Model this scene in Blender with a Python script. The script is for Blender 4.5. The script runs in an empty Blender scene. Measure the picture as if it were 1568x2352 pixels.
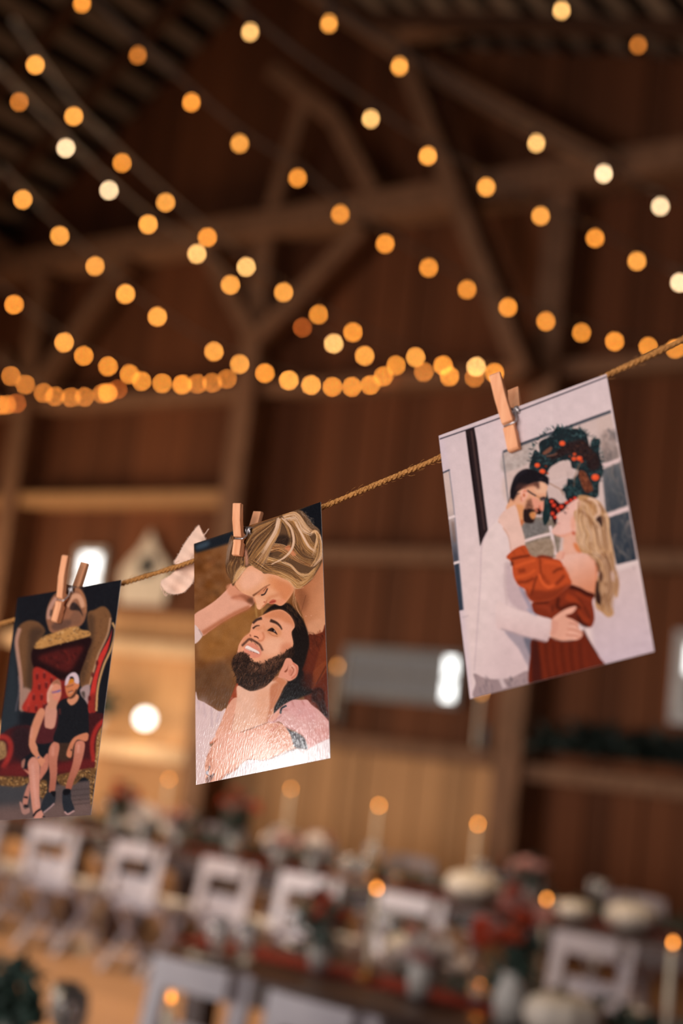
import bpy, math, random
import numpy as np
from mathutils import Vector, Matrix

# ================================================================ camera, world, lights, exposure
sc = bpy.context.scene; col = sc.collection
FPX, CX, CY = 50/36*2352, 784.0, 1176.0           # 50 mm lens on a 24 x 36 frame held upright
PITCH, ROLL = math.radians(9.1), math.radians(6.6)
CAM = Vector((0, 0, 1.7))
FWD = Vector((0, math.cos(PITCH), math.sin(PITCH)))
_r0 = Vector((1, 0, 0)); _u0 = _r0.cross(FWD)
RIGHT = _r0*math.cos(ROLL)+_u0*math.sin(ROLL); UP = RIGHT.cross(FWD)
YAW = math.atan2(-.6, .8)                          # the barn stands turned 36.9 degrees to the camera
E1, E2 = Vector((.8, -.6, 0)), Vector((.6, .8, 0)) # barn axes: along the back wall, towards the back wall
def B(a, b, h): return E1*a+E2*b+Vector((0, 0, h))

cd = bpy.data.cameras.new('camera'); cam = bpy.data.objects.new('camera', cd); col.objects.link(cam)
M = Matrix((RIGHT, UP, -FWD)).transposed().to_4x4(); M.translation = CAM; cam.matrix_world = M
cd.sensor_fit = 'VERTICAL'; cd.sensor_height = 36; cd.sensor_width = 24; cd.lens = 50; cd.clip_start = .05
cd.dof.use_dof = True; cd.dof.focus_distance = .842; cd.dof.aperture_fstop = 4.1; cd.dof.aperture_blades = 0
sc.camera = cam
sc.view_settings.view_transform = 'Standard'; sc.view_settings.look = 'None'
sc.view_settings.exposure = 0; sc.view_settings.gamma = 1; sc.view_settings.use_curve_mapping = False
try:
    sc.cycles.use_denoising = True; sc.cycles.use_adaptive_sampling = False; sc.cycles.max_bounces = 6
    sc.cycles.caustics_reflective = False; sc.cycles.caustics_refractive = False; sc.cycles.transparent_max_bounces = 12
except Exception: pass

w = bpy.data.worlds.new('world'); sc.world = w; w.use_nodes = True
w.node_tree.nodes['Background'].inputs[0].default_value = (.5, .42, .38, 1); w.node_tree.nodes['Background'].inputs[1].default_value = .02

def area(name, at, target, sx, sy, power, colr):
    l = bpy.data.lights.new(name, 'AREA'); l.shape = 'RECTANGLE'; l.size, l.size_y = sx, sy; l.energy = power; l.color = colr
    o = bpy.data.objects.new(name, l); col.objects.link(o); o.location = at
    o.rotation_euler = (Vector(target)-Vector(at)).to_track_quat('-Z', 'Y').to_euler(); return o
area('daylight_barn_door', B(-.1, -3.9, 1.9), B(-.1, 5, 1.6), 3.8, 3.2, 124, (1, .955, .95)).data.spread = math.radians(120)
area('daylight_side_window', B(-4.85, -3.9, 2.15), B(-4.85, 5, 2.15), .42, .4, 20, (1, .98, .97))
area('chair_fill_light', B(-12.2, -3.9, 1.9), B(-6.5, 8, .2), 4, 3, 215, (1, .92, .9)).data.spread = math.radians(90)  # unseen fill added to brighten the chair backs
area('warm_left_fill', B(-15.4, 8.4, 1.4), B(-8, 9.9, .7), 3.4, 1.8, 430, (1, .76, .5))  # warm fill added low at the left to brighten wall and floor
area('overhead_warm_fill', B(-6.6, 5.6, 7.2), B(-6.6, 6.2, 0), 4.0, 2.2, 190, (1, .74, .48)).data.spread = math.radians(80)  # added overhead fill for floor and tables, no fixture hangs there

# ================================================================ helpers
def at_e2(px, py, b):
    """the point of the barn plane e2 = b that stands at this spot of the photograph"""
    d = FWD+RIGHT*((px-CX)/FPX)-UP*((py-CY)/FPX); t = (b-CAM.dot(E2))/d.dot(E2); return CAM+d*t
def at_e1(px, py, a):
    d = FWD+RIGHT*((px-CX)/FPX)-UP*((py-CY)/FPX); t = (a-CAM.dot(E1))/d.dot(E1); return CAM+d*t
def to_px(p):
    v = Vector(p)-CAM; z = v.dot(FWD); return CX+FPX*v.dot(RIGHT)/z, CY-FPX*v.dot(UP)/z
def s2l(c): return tuple((x/12.92 if x <= .04045 else ((x+.055)/1.055)**2.4) for x in [v/255 for v in c])

class MB:
    def __init__(s): s.v, s.f, s.m = [], [], []
    def add(s, vs, fs, mi=0):
        o = len(s.v); s.v += [tuple(v) for v in vs]; s.f += [tuple(i+o for i in f) for f in fs]; s.m += [mi]*len(fs); return s
    def box(s, c, d, rot=None, mi=0, taper=1):
        x, y, z = d[0]/2, d[1]/2, d[2]/2
        P = [Vector((a*x*(taper if k > 0 else 1), b*y*(taper if k > 0 else 1), k*z)) for k in (-1, 1) for b in (-1, 1) for a in (-1, 1)]
        if rot is not None: P = [rot @ p for p in P]
        return s.add([p+Vector(c) for p in P], [(0, 2, 3, 1), (4, 5, 7, 6), (0, 1, 5, 4), (2, 6, 7, 3), (0, 4, 6, 2), (1, 3, 7, 5)], mi)
    def beam(s, p, q, w, h, up=(0, 0, 1), mi=0):
        p, q = Vector(p), Vector(q); z = (q-p).normalized(); x = Vector(up).cross(z)
        x = (x if x.length > 1e-4 else Vector((1, 0, 0))).normalized(); y = z.cross(x)
        return s.box((p+q)/2, (w, h, (q-p).length), Matrix((x, y, z)).transposed(), mi)
    def tube(s, P, r, n=8, cap=True, mi=0):
        P = [Vector(p) for p in P]; R = r if isinstance(r, (list, tuple)) else [r]*len(P); vs, fs = [], []
        up = Vector((0, 0, 1)); prev = None
        for i, p in enumerate(P):
            t = (P[min(i+1, len(P)-1)]-P[max(i-1, 0)]).normalized()
            if prev is None:
                x = up.cross(t); x = x if x.length > 1e-3 else Vector((1, 0, 0)).cross(t)
            else: x = prev-t*prev.dot(t)
            x.normalize(); prev = x; y = t.cross(x)
            vs += [p+(x*math.cos(2*math.pi*k/n)+y*math.sin(2*math.pi*k/n))*R[i] for k in range(n)]
        for i in range(len(P)-1):
            fs += [(i*n+k, i*n+(k+1) % n, (i+1)*n+(k+1) % n, (i+1)*n+k) for k in range(n)]
        if cap: fs += [tuple(range(n))[::-1], tuple(range((len(P)-1)*n, len(P)*n))]
        return s.add(vs, fs, mi)
    def lathe(s, prof, n=16, c=(0, 0, 0), rib=0, ribs=8, mi=0):
        vs, fs = [], []; c = Vector(c)
        for r, z in prof:
            for k in range(n):
                a = 2*math.pi*k/n; rr = r*(1+rib*math.cos(ribs*a)); vs.append(c+Vector((rr*math.cos(a), rr*math.sin(a), z)))
        for i in range(len(prof)-1):
            fs += [(i*n+k, i*n+(k+1) % n, (i+1)*n+(k+1) % n, (i+1)*n+k) for k in range(n)]
        return s.add(vs, fs, mi)
    def ball(s, c, r, n=10, m=7, sz=1, mi=0):
        return s.lathe([(max(1e-4, r*math.sin(math.pi*i/m)), -r*sz*math.cos(math.pi*i/m)) for i in range(m+1)], n, c, mi=mi)
    def mesh(s, name, mats, smooth=False):
        me = bpy.data.meshes.new(name); me.from_pydata(s.v, [], s.f); me.update()
        for m in (mats if isinstance(mats, (list, tuple)) else [mats]): me.materials.append(m)
        if any(s.m): me.polygons.foreach_set('material_index', s.m)
        if smooth: me.polygons.foreach_set('use_smooth', [True]*len(me.polygons))
        return me
    def build(s, name, mats, parent=None, smooth=False, bevel=0):
        o = bpy.data.objects.new(name, s.mesh(name, mats, smooth)); col.objects.link(o)
        if parent is not None: o.parent = parent
        if bevel:
            b = o.modifiers.new('edge', 'BEVEL'); b.width = bevel; b.segments = 2; b.limit_method = 'ANGLE'
        return o

def tag(o, label=None, cat=None, group=None, kind=None):
    if label: o['label'] = label
    if cat: o['category'] = cat
    if group: o['group'] = group
    if kind: o['kind'] = kind
    return o
def empty(name, loc, rz=YAW):
    o = bpy.data.objects.new(name, None); col.objects.link(o); o.location = loc; o.rotation_euler = (0, 0, rz); o.empty_display_size = .1; return o
def place(o, loc, rz=YAW): o.location = loc; o.rotation_euler = (0, 0, rz); return o
KIDS = {}
def copy_tree(o, parent=None):
    c = o.copy(); col.objects.link(c)
    if parent is not None: c.parent = parent
    if o.name not in KIDS: KIDS[o.name] = list(o.children)
    for ch in KIDS[o.name]: copy_tree(ch, c)
    return c
class Maker:
    """first use gives the prototype itself, later uses give copies of it and its parts"""
    def __init__(s, fn): s.fn, s.first = fn, None
    def __call__(s, loc, rz, label, cat, group=None):
        if s.first is None: o = s.first = s.fn()
        else: o = copy_tree(s.first)
        place(o, loc, rz); tag(o, label, cat, group); return o
ORD = 'first second third fourth fifth sixth seventh eighth ninth tenth eleventh twelfth thirteenth fourteenth fifteenth sixteenth'.split()

# ---------------------------------------------------------------- materials
def mat(name, c1, c2=None, scale=6, rough=.6, stretch=(1, 1, 1), bump=0, vary=0, spec=.5, metal=0, grain='noise', coat=0, sheen=0):
    m = bpy.data.materials.new(name); m.use_nodes = True; N, L = m.node_tree.nodes, m.node_tree.links
    p = N['Principled BSDF']; p.inputs['Roughness'].default_value = rough; p.inputs['Specular IOR Level'].default_value = spec; p.inputs['Metallic'].default_value = metal
    p.inputs['Coat Weight'].default_value = coat; p.inputs['Sheen Weight'].default_value = sheen
    c1 = s2l(c1); c2 = s2l(c2) if c2 else tuple(x*.8 for x in c1)
    tc = N.new('ShaderNodeTexCoord'); mp = N.new('ShaderNodeMapping'); mp.inputs['Scale'].default_value = stretch; L.new(tc.outputs['Object'], mp.inputs['Vector'])
    nz = N.new('ShaderNodeTexNoise'); nz.inputs['Scale'].default_value = scale; nz.inputs['Detail'].default_value = 4; L.new(mp.outputs[0], nz.inputs['Vector'])
    mx = N.new('ShaderNodeMix'); mx.data_type = 'RGBA'; mx.inputs['A'].default_value = (*c1, 1); mx.inputs['B'].default_value = (*c2, 1)
    rp = N.new('ShaderNodeMapRange'); rp.inputs[1].default_value = .3; rp.inputs[2].default_value = .7; L.new(nz.outputs['Fac'], rp.inputs[0]); L.new(rp.outputs[0], mx.inputs['Factor'])
    out = mx.outputs['Result']
    if vary:
        oi = N.new('ShaderNodeObjectInfo'); hs = N.new('ShaderNodeHueSaturation'); mr = N.new('ShaderNodeMapRange'); mr.inputs[3].default_value = 1-vary; mr.inputs[4].default_value = 1+vary
        L.new(oi.outputs['Random'], mr.inputs[0]); L.new(mr.outputs[0], hs.inputs['Value']); L.new(out, hs.inputs['Color']); out = hs.outputs[0]
        ad = N.new('ShaderNodeVectorMath'); ad.operation = 'ADD'; L.new(tc.outputs['Object'], ad.inputs[0]); L.new(oi.outputs['Random'], ad.inputs[1]); L.new(ad.outputs[0], mp.inputs['Vector'])
    L.new(out, p.inputs['Base Color'])
    if bump:
        bp = N.new('ShaderNodeBump'); bp.inputs['Strength'].default_value = bump; bp.inputs['Distance'].default_value = .004; L.new(nz.outputs['Fac'], bp.inputs['Height']); L.new(bp.outputs[0], p.inputs['Normal'])
    return m
def glow(name, c, strength):
    m = bpy.data.materials.new(name); m.use_nodes = True; N, L = m.node_tree.nodes, m.node_tree.links; N.clear()
    e = N.new('ShaderNodeEmission'); e.inputs[0].default_value = (*c, 1); e.inputs[1].default_value = strength
    o = N.new('ShaderNodeOutputMaterial'); L.new(e.outputs[0], o.inputs[0]); return m
def glass_mat(name, tint=(1, 1, 1), rough=.04, body=.1, glint_mix=.5):  # white diffuse share stands in for bright highlights on the glass
    m = bpy.data.materials.new(name); m.use_nodes = True; N, L = m.node_tree.nodes, m.node_tree.links; N.clear()
    t = N.new('ShaderNodeBsdfTransparent'); t.inputs[0].default_value = (*tint, 1); g = N.new('ShaderNodeBsdfGlossy'); g.inputs['Roughness'].default_value = rough
    f = N.new('ShaderNodeFresnel'); f.inputs[0].default_value = 1.6; a = N.new('ShaderNodeMath'); a.operation = 'ADD'; a.inputs[1].default_value = body; L.new(f.outputs[0], a.inputs[0])
    mx = N.new('ShaderNodeMixShader'); L.new(a.outputs[0], mx.inputs[0]); L.new(t.outputs[0], mx.inputs[1]); d = N.new('ShaderNodeBsdfDiffuse'); d.inputs[0].default_value = (.9, .89, .88, 1); m2 = N.new('ShaderNodeMixShader'); m2.inputs[0].default_value = glint_mix; L.new(g.outputs[0], m2.inputs[1]); L.new(d.outputs[0], m2.inputs[2]); L.new(m2.outputs[0], mx.inputs[2])
    o = N.new('ShaderNodeOutputMaterial'); L.new(mx.outputs[0], o.inputs[0]); return m
ZS = (6, 6, .5)
MT = dict(
    board_dark=mat('weathered_board', (118, 69, 40), (78, 43, 24), 5, .8, ZS, .3, .28, .2),
    board_pine_lit=mat('lit_pine_board', (190, 144, 98), (158, 114, 74), 5, .7, ZS, .25, .16, .25),  # paler lower-left boards: the lit zone of the wall put into the colour
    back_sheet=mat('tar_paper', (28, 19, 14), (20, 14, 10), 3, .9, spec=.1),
    pale=mat('pale_lit_timber', (222, 188, 150), (196, 160, 122), 5, .75, (3, 3, 1), .3, .06, .25),  # low left girts lightened in colour to look lit
    timber=mat('old_timber', (136, 98, 72), (104, 72, 50), 5, .75, (3, 3, 1), .4, .1, .25),
    rafter=mat('rafter_wood', (88, 56, 36), (60, 38, 26), 5, .8, (3, 3, 1), .3, .15, .2),
    lath=mat('roof_lath', (128, 112, 98), (96, 80, 68), 5, .8, (5, .4, 5), .2, .2, .2),
    floor=mat('floor_plank', (174, 134, 100), (148, 110, 80), 5, .38, (.6, 6, 6), .12, .12, .4),
    table=mat('dark_table_wood', (72, 44, 32), (48, 29, 22), 6, .4, (1, 8, 8), .1, .12, .4),
    white=mat('white_chair_resin', (172, 162, 167), (158, 150, 156), 8, .35, spec=.5),
    cushion=mat('chair_seat_pad', (214, 206, 204), (200, 192, 192), 20, .6),
    china=mat('white_china', (226, 222, 218), (214, 210, 208), 8, .15, spec=.6),
    rust=mat('rust_linen', (128, 40, 25), (94, 28, 20), 30, .85, bump=.3, vary=.15, spec=.2),
    linen=mat('white_linen', (220, 212, 210), (200, 192, 192), 30, .85, bump=.3, spec=.2),
    wax=mat('ivory_wax', (228, 214, 190), (214, 198, 172), 9, .5, spec=.4),
    brass=mat('brass', (176, 130, 70), (140, 100, 52), 8, .3, metal=1),
    pumpkin=mat('white_pumpkin_skin', (222, 212, 200), (198, 184, 168), 6, .5, bump=.2),
    stalk=mat('dry_stalk', (104, 82, 52), (78, 62, 40), 20, .8),
    leaf=mat('eucalyptus_leaf', (62, 82, 70), (36, 54, 46), 9, .6, vary=.2),
    pine=mat('pine_needle', (34, 52, 42), (22, 36, 30), 12, .7, vary=.2),
    bloom_rust=mat('burnt_orange_petal', (206, 84, 44), (160, 54, 30), 14, .7, vary=.2),
    bloom_white=mat('white_petal', (236, 228, 224), (220, 208, 204), 14, .7),
    bloom_blush=mat('blush_petal', (222, 170, 156), (196, 136, 124), 14, .7, vary=.15),
    vase=mat('stoneware', (202, 196, 188), (176, 168, 160), 10, .4),
    jute=mat('jute_fibre', (210, 148, 84), (164, 108, 56), 900, .9, bump=.6, spec=.15),
    pin=mat('clothespin_wood', (238, 172, 128), (224, 150, 106), 60, .65, (6, 6, .6), .15, .04, .25),
    wire=mat('spring_wire', (206, 198, 196), (180, 172, 172), 40, .32, metal=.75),
    paper=mat('photo_paper_back', (236, 232, 230), (228, 224, 222), 40, .5),
    cloth=mat('frayed_muslin', (244, 204, 180), (236, 194, 170), 1600, .9, bump=.25, spec=.15, sheen=.2),
    black=mat('dark_metal', (30, 28, 28), (20, 18, 18), 10, .5),
    socket=mat('cord_rubber', (34, 30, 28), (24, 22, 20), 20, .6),
    cable=mat('string_light_cord', (128, 116, 106), (104, 94, 86), 20, .6),
    plaque=mat('limewashed_wood', (214, 200, 182), (188, 172, 154), 7, .7, ZS, .2),
    wine=mat('dark_wine_glass', (36, 16, 22), (26, 12, 16), 5, .12, spec=.6),
    frame_white=mat('white_painted_frame', (190, 184, 178), (172, 166, 160), 8, .5),
    frame_grey=mat('grey_window_frame', (112, 104, 98), (92, 86, 82), 8, .5),
    glass=glass_mat('stemware_glass', (.97, .96, .96), .05, .22),
    jar=glass_mat('clear_jar_glass', (.95, .94, .93), .05, .08),
    day=glow('daylit_pane', (1, 1, .97), 3.2), dusk=glow('dim_pane', (.16, .135, .122), 1.0),
    lamp=glow('lamp_globe_light', (1, .97, .86), 5),
)
# ---------------------------------------------------------------- flat prints: a small 2-D painter (numpy)
class Canvas:
    def __init__(s, x0, y0, x1, y1, k, base):
        s.x0, s.y0, s.k = x0, y0, k
        s.H, s.W = int((y1-y0)*k), int((x1-x0)*k)
        s.a = np.empty((s.H, s.W, 3), np.float32); s.a[:] = base
        s.rng = np.random.default_rng(7); s.frame(0, 0, 1)
    def frame(s, ox, oy, sc): s.ox, s.oy, s.sc = ox, oy, sc
    def px(s, P):
        P = np.asarray(P, float)
        return np.stack([(s.ox+P[:, 0]/s.sc-s.x0)*s.k, (s.oy+P[:, 1]/s.sc-s.y0)*s.k], 1)
    @staticmethod
    def spline(P, closed, n=6):
        P = np.asarray(P, float); m = len(P)
        if m < 3: return P
        Q = np.concatenate([P[-1:], P, P[:2]]) if closed else np.concatenate([2*P[:1]-P[1:2], P, 2*P[-1:]-P[-2:-1]])
        t = np.linspace(0, 1, n, endpoint=False)[:, None]; out = []
        for i in range(m if closed else m-1):
            a, b, c, d = Q[i], Q[i+1], Q[i+2], Q[i+3]
            out.append(.5*(2*b+(c-a)*t+(2*a-5*b+4*c-d)*t**2+(3*b-a-3*c+d)*t**3))
        if not closed: out.append(P[-1:])
        return np.concatenate(out)
    def mask(s, Q, blur):
        sg = max(.45, blur*s.k); r = int(np.ceil(2.5*sg))
        xa, ya = np.floor(Q.min(0)).astype(int)-r-1; xb, yb = np.ceil(Q.max(0)).astype(int)+r+2
        xa, ya = max(xa, -60), max(ya, -60); xb, yb = min(xb, s.W+60), min(yb, s.H+60)
        w, h = xb-xa, yb-ya
        if w < 2 or h < 2: return None
        cnt = np.zeros((h, w+1), np.int32)
        X, Y = Q[:, 0]-xa, Q[:, 1]-ya; X2, Y2 = np.roll(X, -1), np.roll(Y, -1)
        for a, b, c, d in zip(X, Y, X2, Y2):
            if b > d: a, b, c, d = c, d, a, b
            i0, i1 = max(0, int(np.ceil(b-.5))), min(h, int(np.ceil(d-.5)))
            if i1 <= i0: continue
            rows = np.arange(i0, i1); xs = a+(rows+.5-b)/(d-b)*(c-a)
            np.add.at(cnt, (rows, np.clip(np.ceil(xs-.5), 0, w).astype(int)), 1)
        m = (np.cumsum(cnt, 1)[:, :w] & 1).astype(np.float32)
        kx = np.exp(-.5*(np.arange(-r, r+1)/sg)**2); kx /= kx.sum()
        for ax in (0, 1):
            p = np.pad(m, [(r, r) if ax == 0 else (0, 0), (r, r) if ax == 1 else (0, 0)]); o = np.zeros_like(m)
            for i, q in enumerate(kx): o += q*(p[i:i+h] if ax == 0 else p[:, i:i+w])
            m = o
        ca, cb, da, db = max(xa, 0), min(xb, s.W), max(ya, 0), min(yb, s.H)
        if ca >= cb or da >= db: return None
        return ca, cb, da, db, m[da-ya:db-ya, ca-xa:cb-xa]
    def put(s, r, col, alpha):
        if r is None: return
        xa, xb, ya, yb, m = r; m = (m*alpha)[..., None]; v = s.a[ya:yb, xa:xb]; v += m*(col-v)
    def fill(s, P, col, blur=.7, alpha=1, smooth=True, to=None, ax=None, noise=0, ns=4):
        Q = s.px(P); Q = s.spline(Q, True) if smooth else Q
        r = s.mask(Q, blur)
        if r is None: return
        c = np.array(col, np.float32)
        if to is not None:
            xa, xb, ya, yb, m = r; yy, xx = np.mgrid[ya:yb, xa:xb]; A, B = s.px(ax); d = B-A
            t = np.clip(((xx-A[0])*d[0]+(yy-A[1])*d[1])/(d@d), 0, 1)[..., None]
            c = c*(1-t)+np.array(to, np.float32)*t
        if noise:
            xa, xb, ya, yb, m = r; c = c+noise*s.vnoise(yb-ya, xb-xa, ns*s.k)[..., None]
        s.put(r, c.astype(np.float32) if hasattr(c, 'astype') else c, alpha)
    def vnoise(s, h, w, cell):
        out = np.zeros((h, w), np.float32)
        for amp, cs in ((1, cell), (.5, cell/2)):
            cs = max(cs, 1.5); g = s.rng.normal(0, .6, (int(h/cs)+3, int(w/cs)+3))
            y = np.arange(h)/cs; x = np.arange(w)/cs; yi, xi = y.astype(int), x.astype(int)
            fy, fx = (y-yi)[:, None], (x-xi)[None]; fy, fx = fy*fy*(3-2*fy), fx*fx*(3-2*fx)
            G = lambda a, b: g[np.ix_(yi+a, xi+b)]
            out += amp*((G(0, 0)*(1-fx)+G(0, 1)*fx)*(1-fy)+(G(1, 0)*(1-fx)+G(1, 1)*fx)*fy)
        return out
    def line(s, P, w, col, blur=.5, alpha=1, w2=None):
        Q = s.spline(s.px(P), False, 5); w2 = w if w2 is None else w2
        d = np.gradient(Q, axis=0); n = np.stack([-d[:, 1], d[:, 0]], 1); n /= np.linalg.norm(n, axis=1)[:, None]+1e-9
        t = np.linspace(0, 1, len(Q))[:, None]; hw = (w*(1-t)+w2*t)*.5*s.k/s.sc
        s.put(s.mask(np.concatenate([Q+n*hw, (Q-n*hw)[::-1]]), blur), np.array(col, np.float32), alpha)
    def oval(s, x, y, rx, ry, col, blur=.6, alpha=1, rot=0):
        t = np.linspace(0, 2*np.pi, 18, endpoint=False); c, q = np.cos(rot), np.sin(rot)
        s.fill(np.stack([x+rx*np.cos(t)*c-ry*np.sin(t)*q, y+rx*np.cos(t)*q+ry*np.sin(t)*c], 1), col, blur, alpha, False)
    def hair(s, A, B, n, cols, w=8, w2=2, jit=10, blur=.35, alpha=.8, lo=0, hi=1):
        m = 12; re = lambda P: (lambda S: S[np.linspace(0, len(S)-1, m).astype(int)])(s.spline(np.asarray(P, float), False, 10))
        A, B = re(A), re(B)
        for i in range(n):
            u = s.rng.random(); a = int(s.rng.uniform(0, .35)*m*(1-lo)); b = m-int(s.rng.uniform(0, .3)*m*hi)
            Q = (A*(1-u)+B*u)[a:b]+s.rng.normal(0, jit, 2)+np.cumsum(s.rng.normal(0, jit*.12, (b-a, 2)), 0)
            s.line(Q[::2] if len(Q) > 5 else Q, w*s.rng.uniform(.5, 1.3), cols[s.rng.integers(len(cols))], blur, alpha*s.rng.uniform(.5, 1), w2)
    def grain(s, amp):
        s.a += (s.vnoise(s.H, s.W, .8*s.k)*amp)[..., None]; s.a *= 1+(s.vnoise(s.H, s.W, 14*s.k)*.018)[..., None]; return s
    def dabs(s, P, n, cols, L, w, ang=None, blur=.4, alpha=.9, spread=.6):
        """short strokes scattered inside a polygon (needles, whiskers, tufts)"""
        P = np.asarray(P, float); lo, hi = P.min(0), P.max(0); k = 0; X2 = np.roll(P, -1, 0)
        while k < n:
            q = s.rng.uniform(lo, hi); ins = False
            for a, b in zip(P, X2):
                if (a[1] > q[1]) != (b[1] > q[1]) and q[0] < (b[0]-a[0])*(q[1]-a[1])/(b[1]-a[1])+a[0]: ins = not ins
            k += .2
            if not ins: continue
            k += .8
            t = s.rng.uniform(0, 6.28) if ang is None else ang+s.rng.normal(0, spread); l = L*s.rng.uniform(.5, 1.3)
            d = np.array([np.cos(t), np.sin(t)])*l/2; bend = np.array([-d[1], d[0]])*s.rng.normal(0, .3)
            s.line([q-d, q+bend, q+d], w, cols[s.rng.integers(len(cols))], blur, alpha*s.rng.uniform(.5, 1), w*.4)

def paint_wreath_couple():
    c = Canvas(1000, 850, 1510, 1612, 2, (221, 197, 194)); F = lambda: c.frame(950, 780, 2.537); f, l = c.fill, c.line
    F()
    f([(130, 540), (1130, 190), (1420, 1830), (330, 2110)], (214, 192, 193), 2, smooth=False, to=(224, 198, 193), ax=[(200, 500), (700, 1300)])
    f([(1000, 1350), (1300, 1290), (1410, 1830), (1060, 1920)], (210, 182, 178), 4, smooth=False, to=(202, 178, 184), ax=[(1100, 1400), (1250, 1850)])
    f([(150, 640), (200, 780), (340, 2100), (310, 2110)], (205, 185, 196), 6, .6)
    l([(150, 580), (480, 465), (800, 342), (1125, 216)], 7, (52, 50, 60), .5)
    l([(800, 345), (800, 600)], 8, (226, 206, 202), 2, .5)
    f([(300, 528), (352, 512), (368, 600), (405, 900), (432, 1110), (398, 1180), (386, 1205), (362, 1000), (322, 700)], (40, 29, 31), .7, smooth=False)
    l([(335, 530), (375, 830), (412, 1110)], 11, (96, 70, 64), 1, .55); l([(312, 560), (350, 850), (385, 1150)], 8, (20, 14, 16), 1, .7)
    # left window sliver
    f([(168, 776), (206, 764), (233, 1000), (262, 1290), (290, 1575), (262, 1580), (225, 1240), (190, 960)], (206, 180, 170), .8, smooth=False, to=(70, 72, 82), ax=[(215, 980), (245, 1260)])
    f([(238, 1310), (264, 1302), (288, 1572), (266, 1580)], (48, 56, 68), .8, smooth=False); l([(226, 1060), (240, 1180)], 16, (120, 90, 76), 2.2, .6)
    l([(166, 778), (210, 758)], 9, (62, 66, 78)); l([(206, 762), (236, 1010), (288, 1570)], 6, (120, 118, 126), .7, .8)
    l([(200, 1042), (240, 1028)], 15, (226, 204, 200)); l([(228, 1306), (266, 1294)], 15, (224, 204, 200)); l([(280, 1620), (320, 1608)], 8, (186, 165, 165), 1.2, .7)
    # big window behind the wreath
    f([(515, 662), (640, 612), (1148, 425), (1200, 690), (1305, 1288), (1180, 1312), (900, 1290), (640, 1290), (560, 900), (525, 780)], (206, 180, 172), .8, smooth=False)
    f([(520, 668), (700, 590), (690, 700), (530, 775)], (178, 163, 155), 2.5, .8, noise=14, ns=8)
    f([(525, 790), (690, 740), (800, 700), (860, 900), (560, 960)], (212, 184, 174), 3, .9)
    f([(1060, 450), (1148, 430), (1195, 690), (1100, 720)], (205, 178, 168), 2, smooth=False, to=(140, 124, 118), ax=[(1120, 520), (1150, 690)])
    c.dabs([(1100, 560), (1170, 540), (1195, 690), (1100, 710)], 40, [(120, 106, 102), (90, 84, 84), (165, 140, 130)], 60, 22, 1.4, 1.6, .6)
    f([(1095, 760), (1208, 712), (1246, 965), (1120, 1010)], (98, 98, 100), 1.5, smooth=False, to=(58, 64, 72), ax=[(1110, 780), (1240, 950)])
    f([(1125, 1040), (1252, 1000), (1300, 1286), (1182, 1312), (1150, 1180)], (64, 68, 75), 1, smooth=False, to=(42, 50, 60), ax=[(1130, 1050), (1290, 1250)])
    c.dabs([(1100, 760), (1215, 730), (1295, 1280), (1190, 1300)], 60, [(120, 112, 106), (150, 130, 118), (52, 58, 66), (84, 84, 84)], 110, 14, 1.35, 1.5, .45, .1)
    l([(1085, 742), (1200, 700)], 20, (222, 192, 187), .7); l([(1110, 1030), (1252, 982)], 21, (224, 194, 190), .7)
    l([(1200, 700), (1250, 960), (1300, 1280)], 8, (150, 128, 124), .9, .8)
    f([(1178, 1316), (1305, 1282), (1308, 1310), (1190, 1350)], (220, 196, 190), .9, smooth=False)
    l([(520, 655), (620, 614), (880, 518), (1148, 420)], 15, (84, 86, 92), .7); l([(620, 606), (1148, 412)], 5, (50, 52, 60), .6)
    l([(518, 655), (545, 900), (560, 1010)], 8, (110, 108, 112), .9, .8)
    # view through the glass between the figures
    f([(625, 1060), (830, 1060), (830, 1260), (640, 1260)], (134, 118, 104), 1.5, noise=16, ns=6); f([(640, 1060), (740, 1050), (780, 1110), (650, 1160)], (112, 108, 108), 2.5, .7, noise=14)
    l([(636, 1178), (720, 1150), (812, 1128)], 17, (224, 198, 192)); l([(795, 1085), (806, 1150), (826, 1256)], 18, (222, 198, 194))
    f([(650, 1200), (795, 1160), (812, 1255), (690, 1265)], (156, 130, 108), 2, .8, noise=14, ns=5)
    # wreath
    c.frame(1180, 960, 6.031); R = c.rng
    outer = [(600, 120), (720, 150), (880, 150), (990, 200), (1025, 300), (1050, 400), (1080, 300), (1190, 300), (1180, 470), (1215, 620), (1235, 760), (1180, 900), (1150, 1100), (900, 1110), (740, 1140), (700, 1030), (650, 990), (720, 930), (740, 840), (830, 850), (890, 730), (800, 690), (770, 590), (640, 600), (540, 660), (490, 720), (450, 790), (320, 760), (215, 700), (240, 570), (290, 440), (355, 480), (350, 340), (480, 260), (540, 200)]
    f(outer, (32, 40, 43), .7)
    c.dabs(outer, 420, [(38, 66, 68), (22, 32, 36), (60, 96, 98), (16, 20, 24), (30, 50, 52), (84, 118, 118)], 60, 13, None, .5, .85)
    for i in range(190):
        a = R.uniform(0, 6.28); rx, ry = 500*R.uniform(.93, 1.03), 480*R.uniform(.93, 1.03); x, y = 720+rx*np.cos(a), 600+ry*np.sin(a)
        if y > 960 or (x < 500 and y > 640): continue
        l([(x, y), (x+45*np.cos(a+R.normal(0, .6)), y+45*np.sin(a+R.normal(0, .6)))], 13, [(36, 56, 58), (52, 82, 84), (24, 34, 38)][R.integers(3)], .5, .9, 4)
    f([(640, 420), (780, 330), (960, 300), (1060, 420), (1160, 520), (1190, 680), (1060, 720), (960, 560), (760, 500), (600, 560), (480, 560)], (46, 28, 27), 2, .8, noise=12, ns=2)
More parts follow.
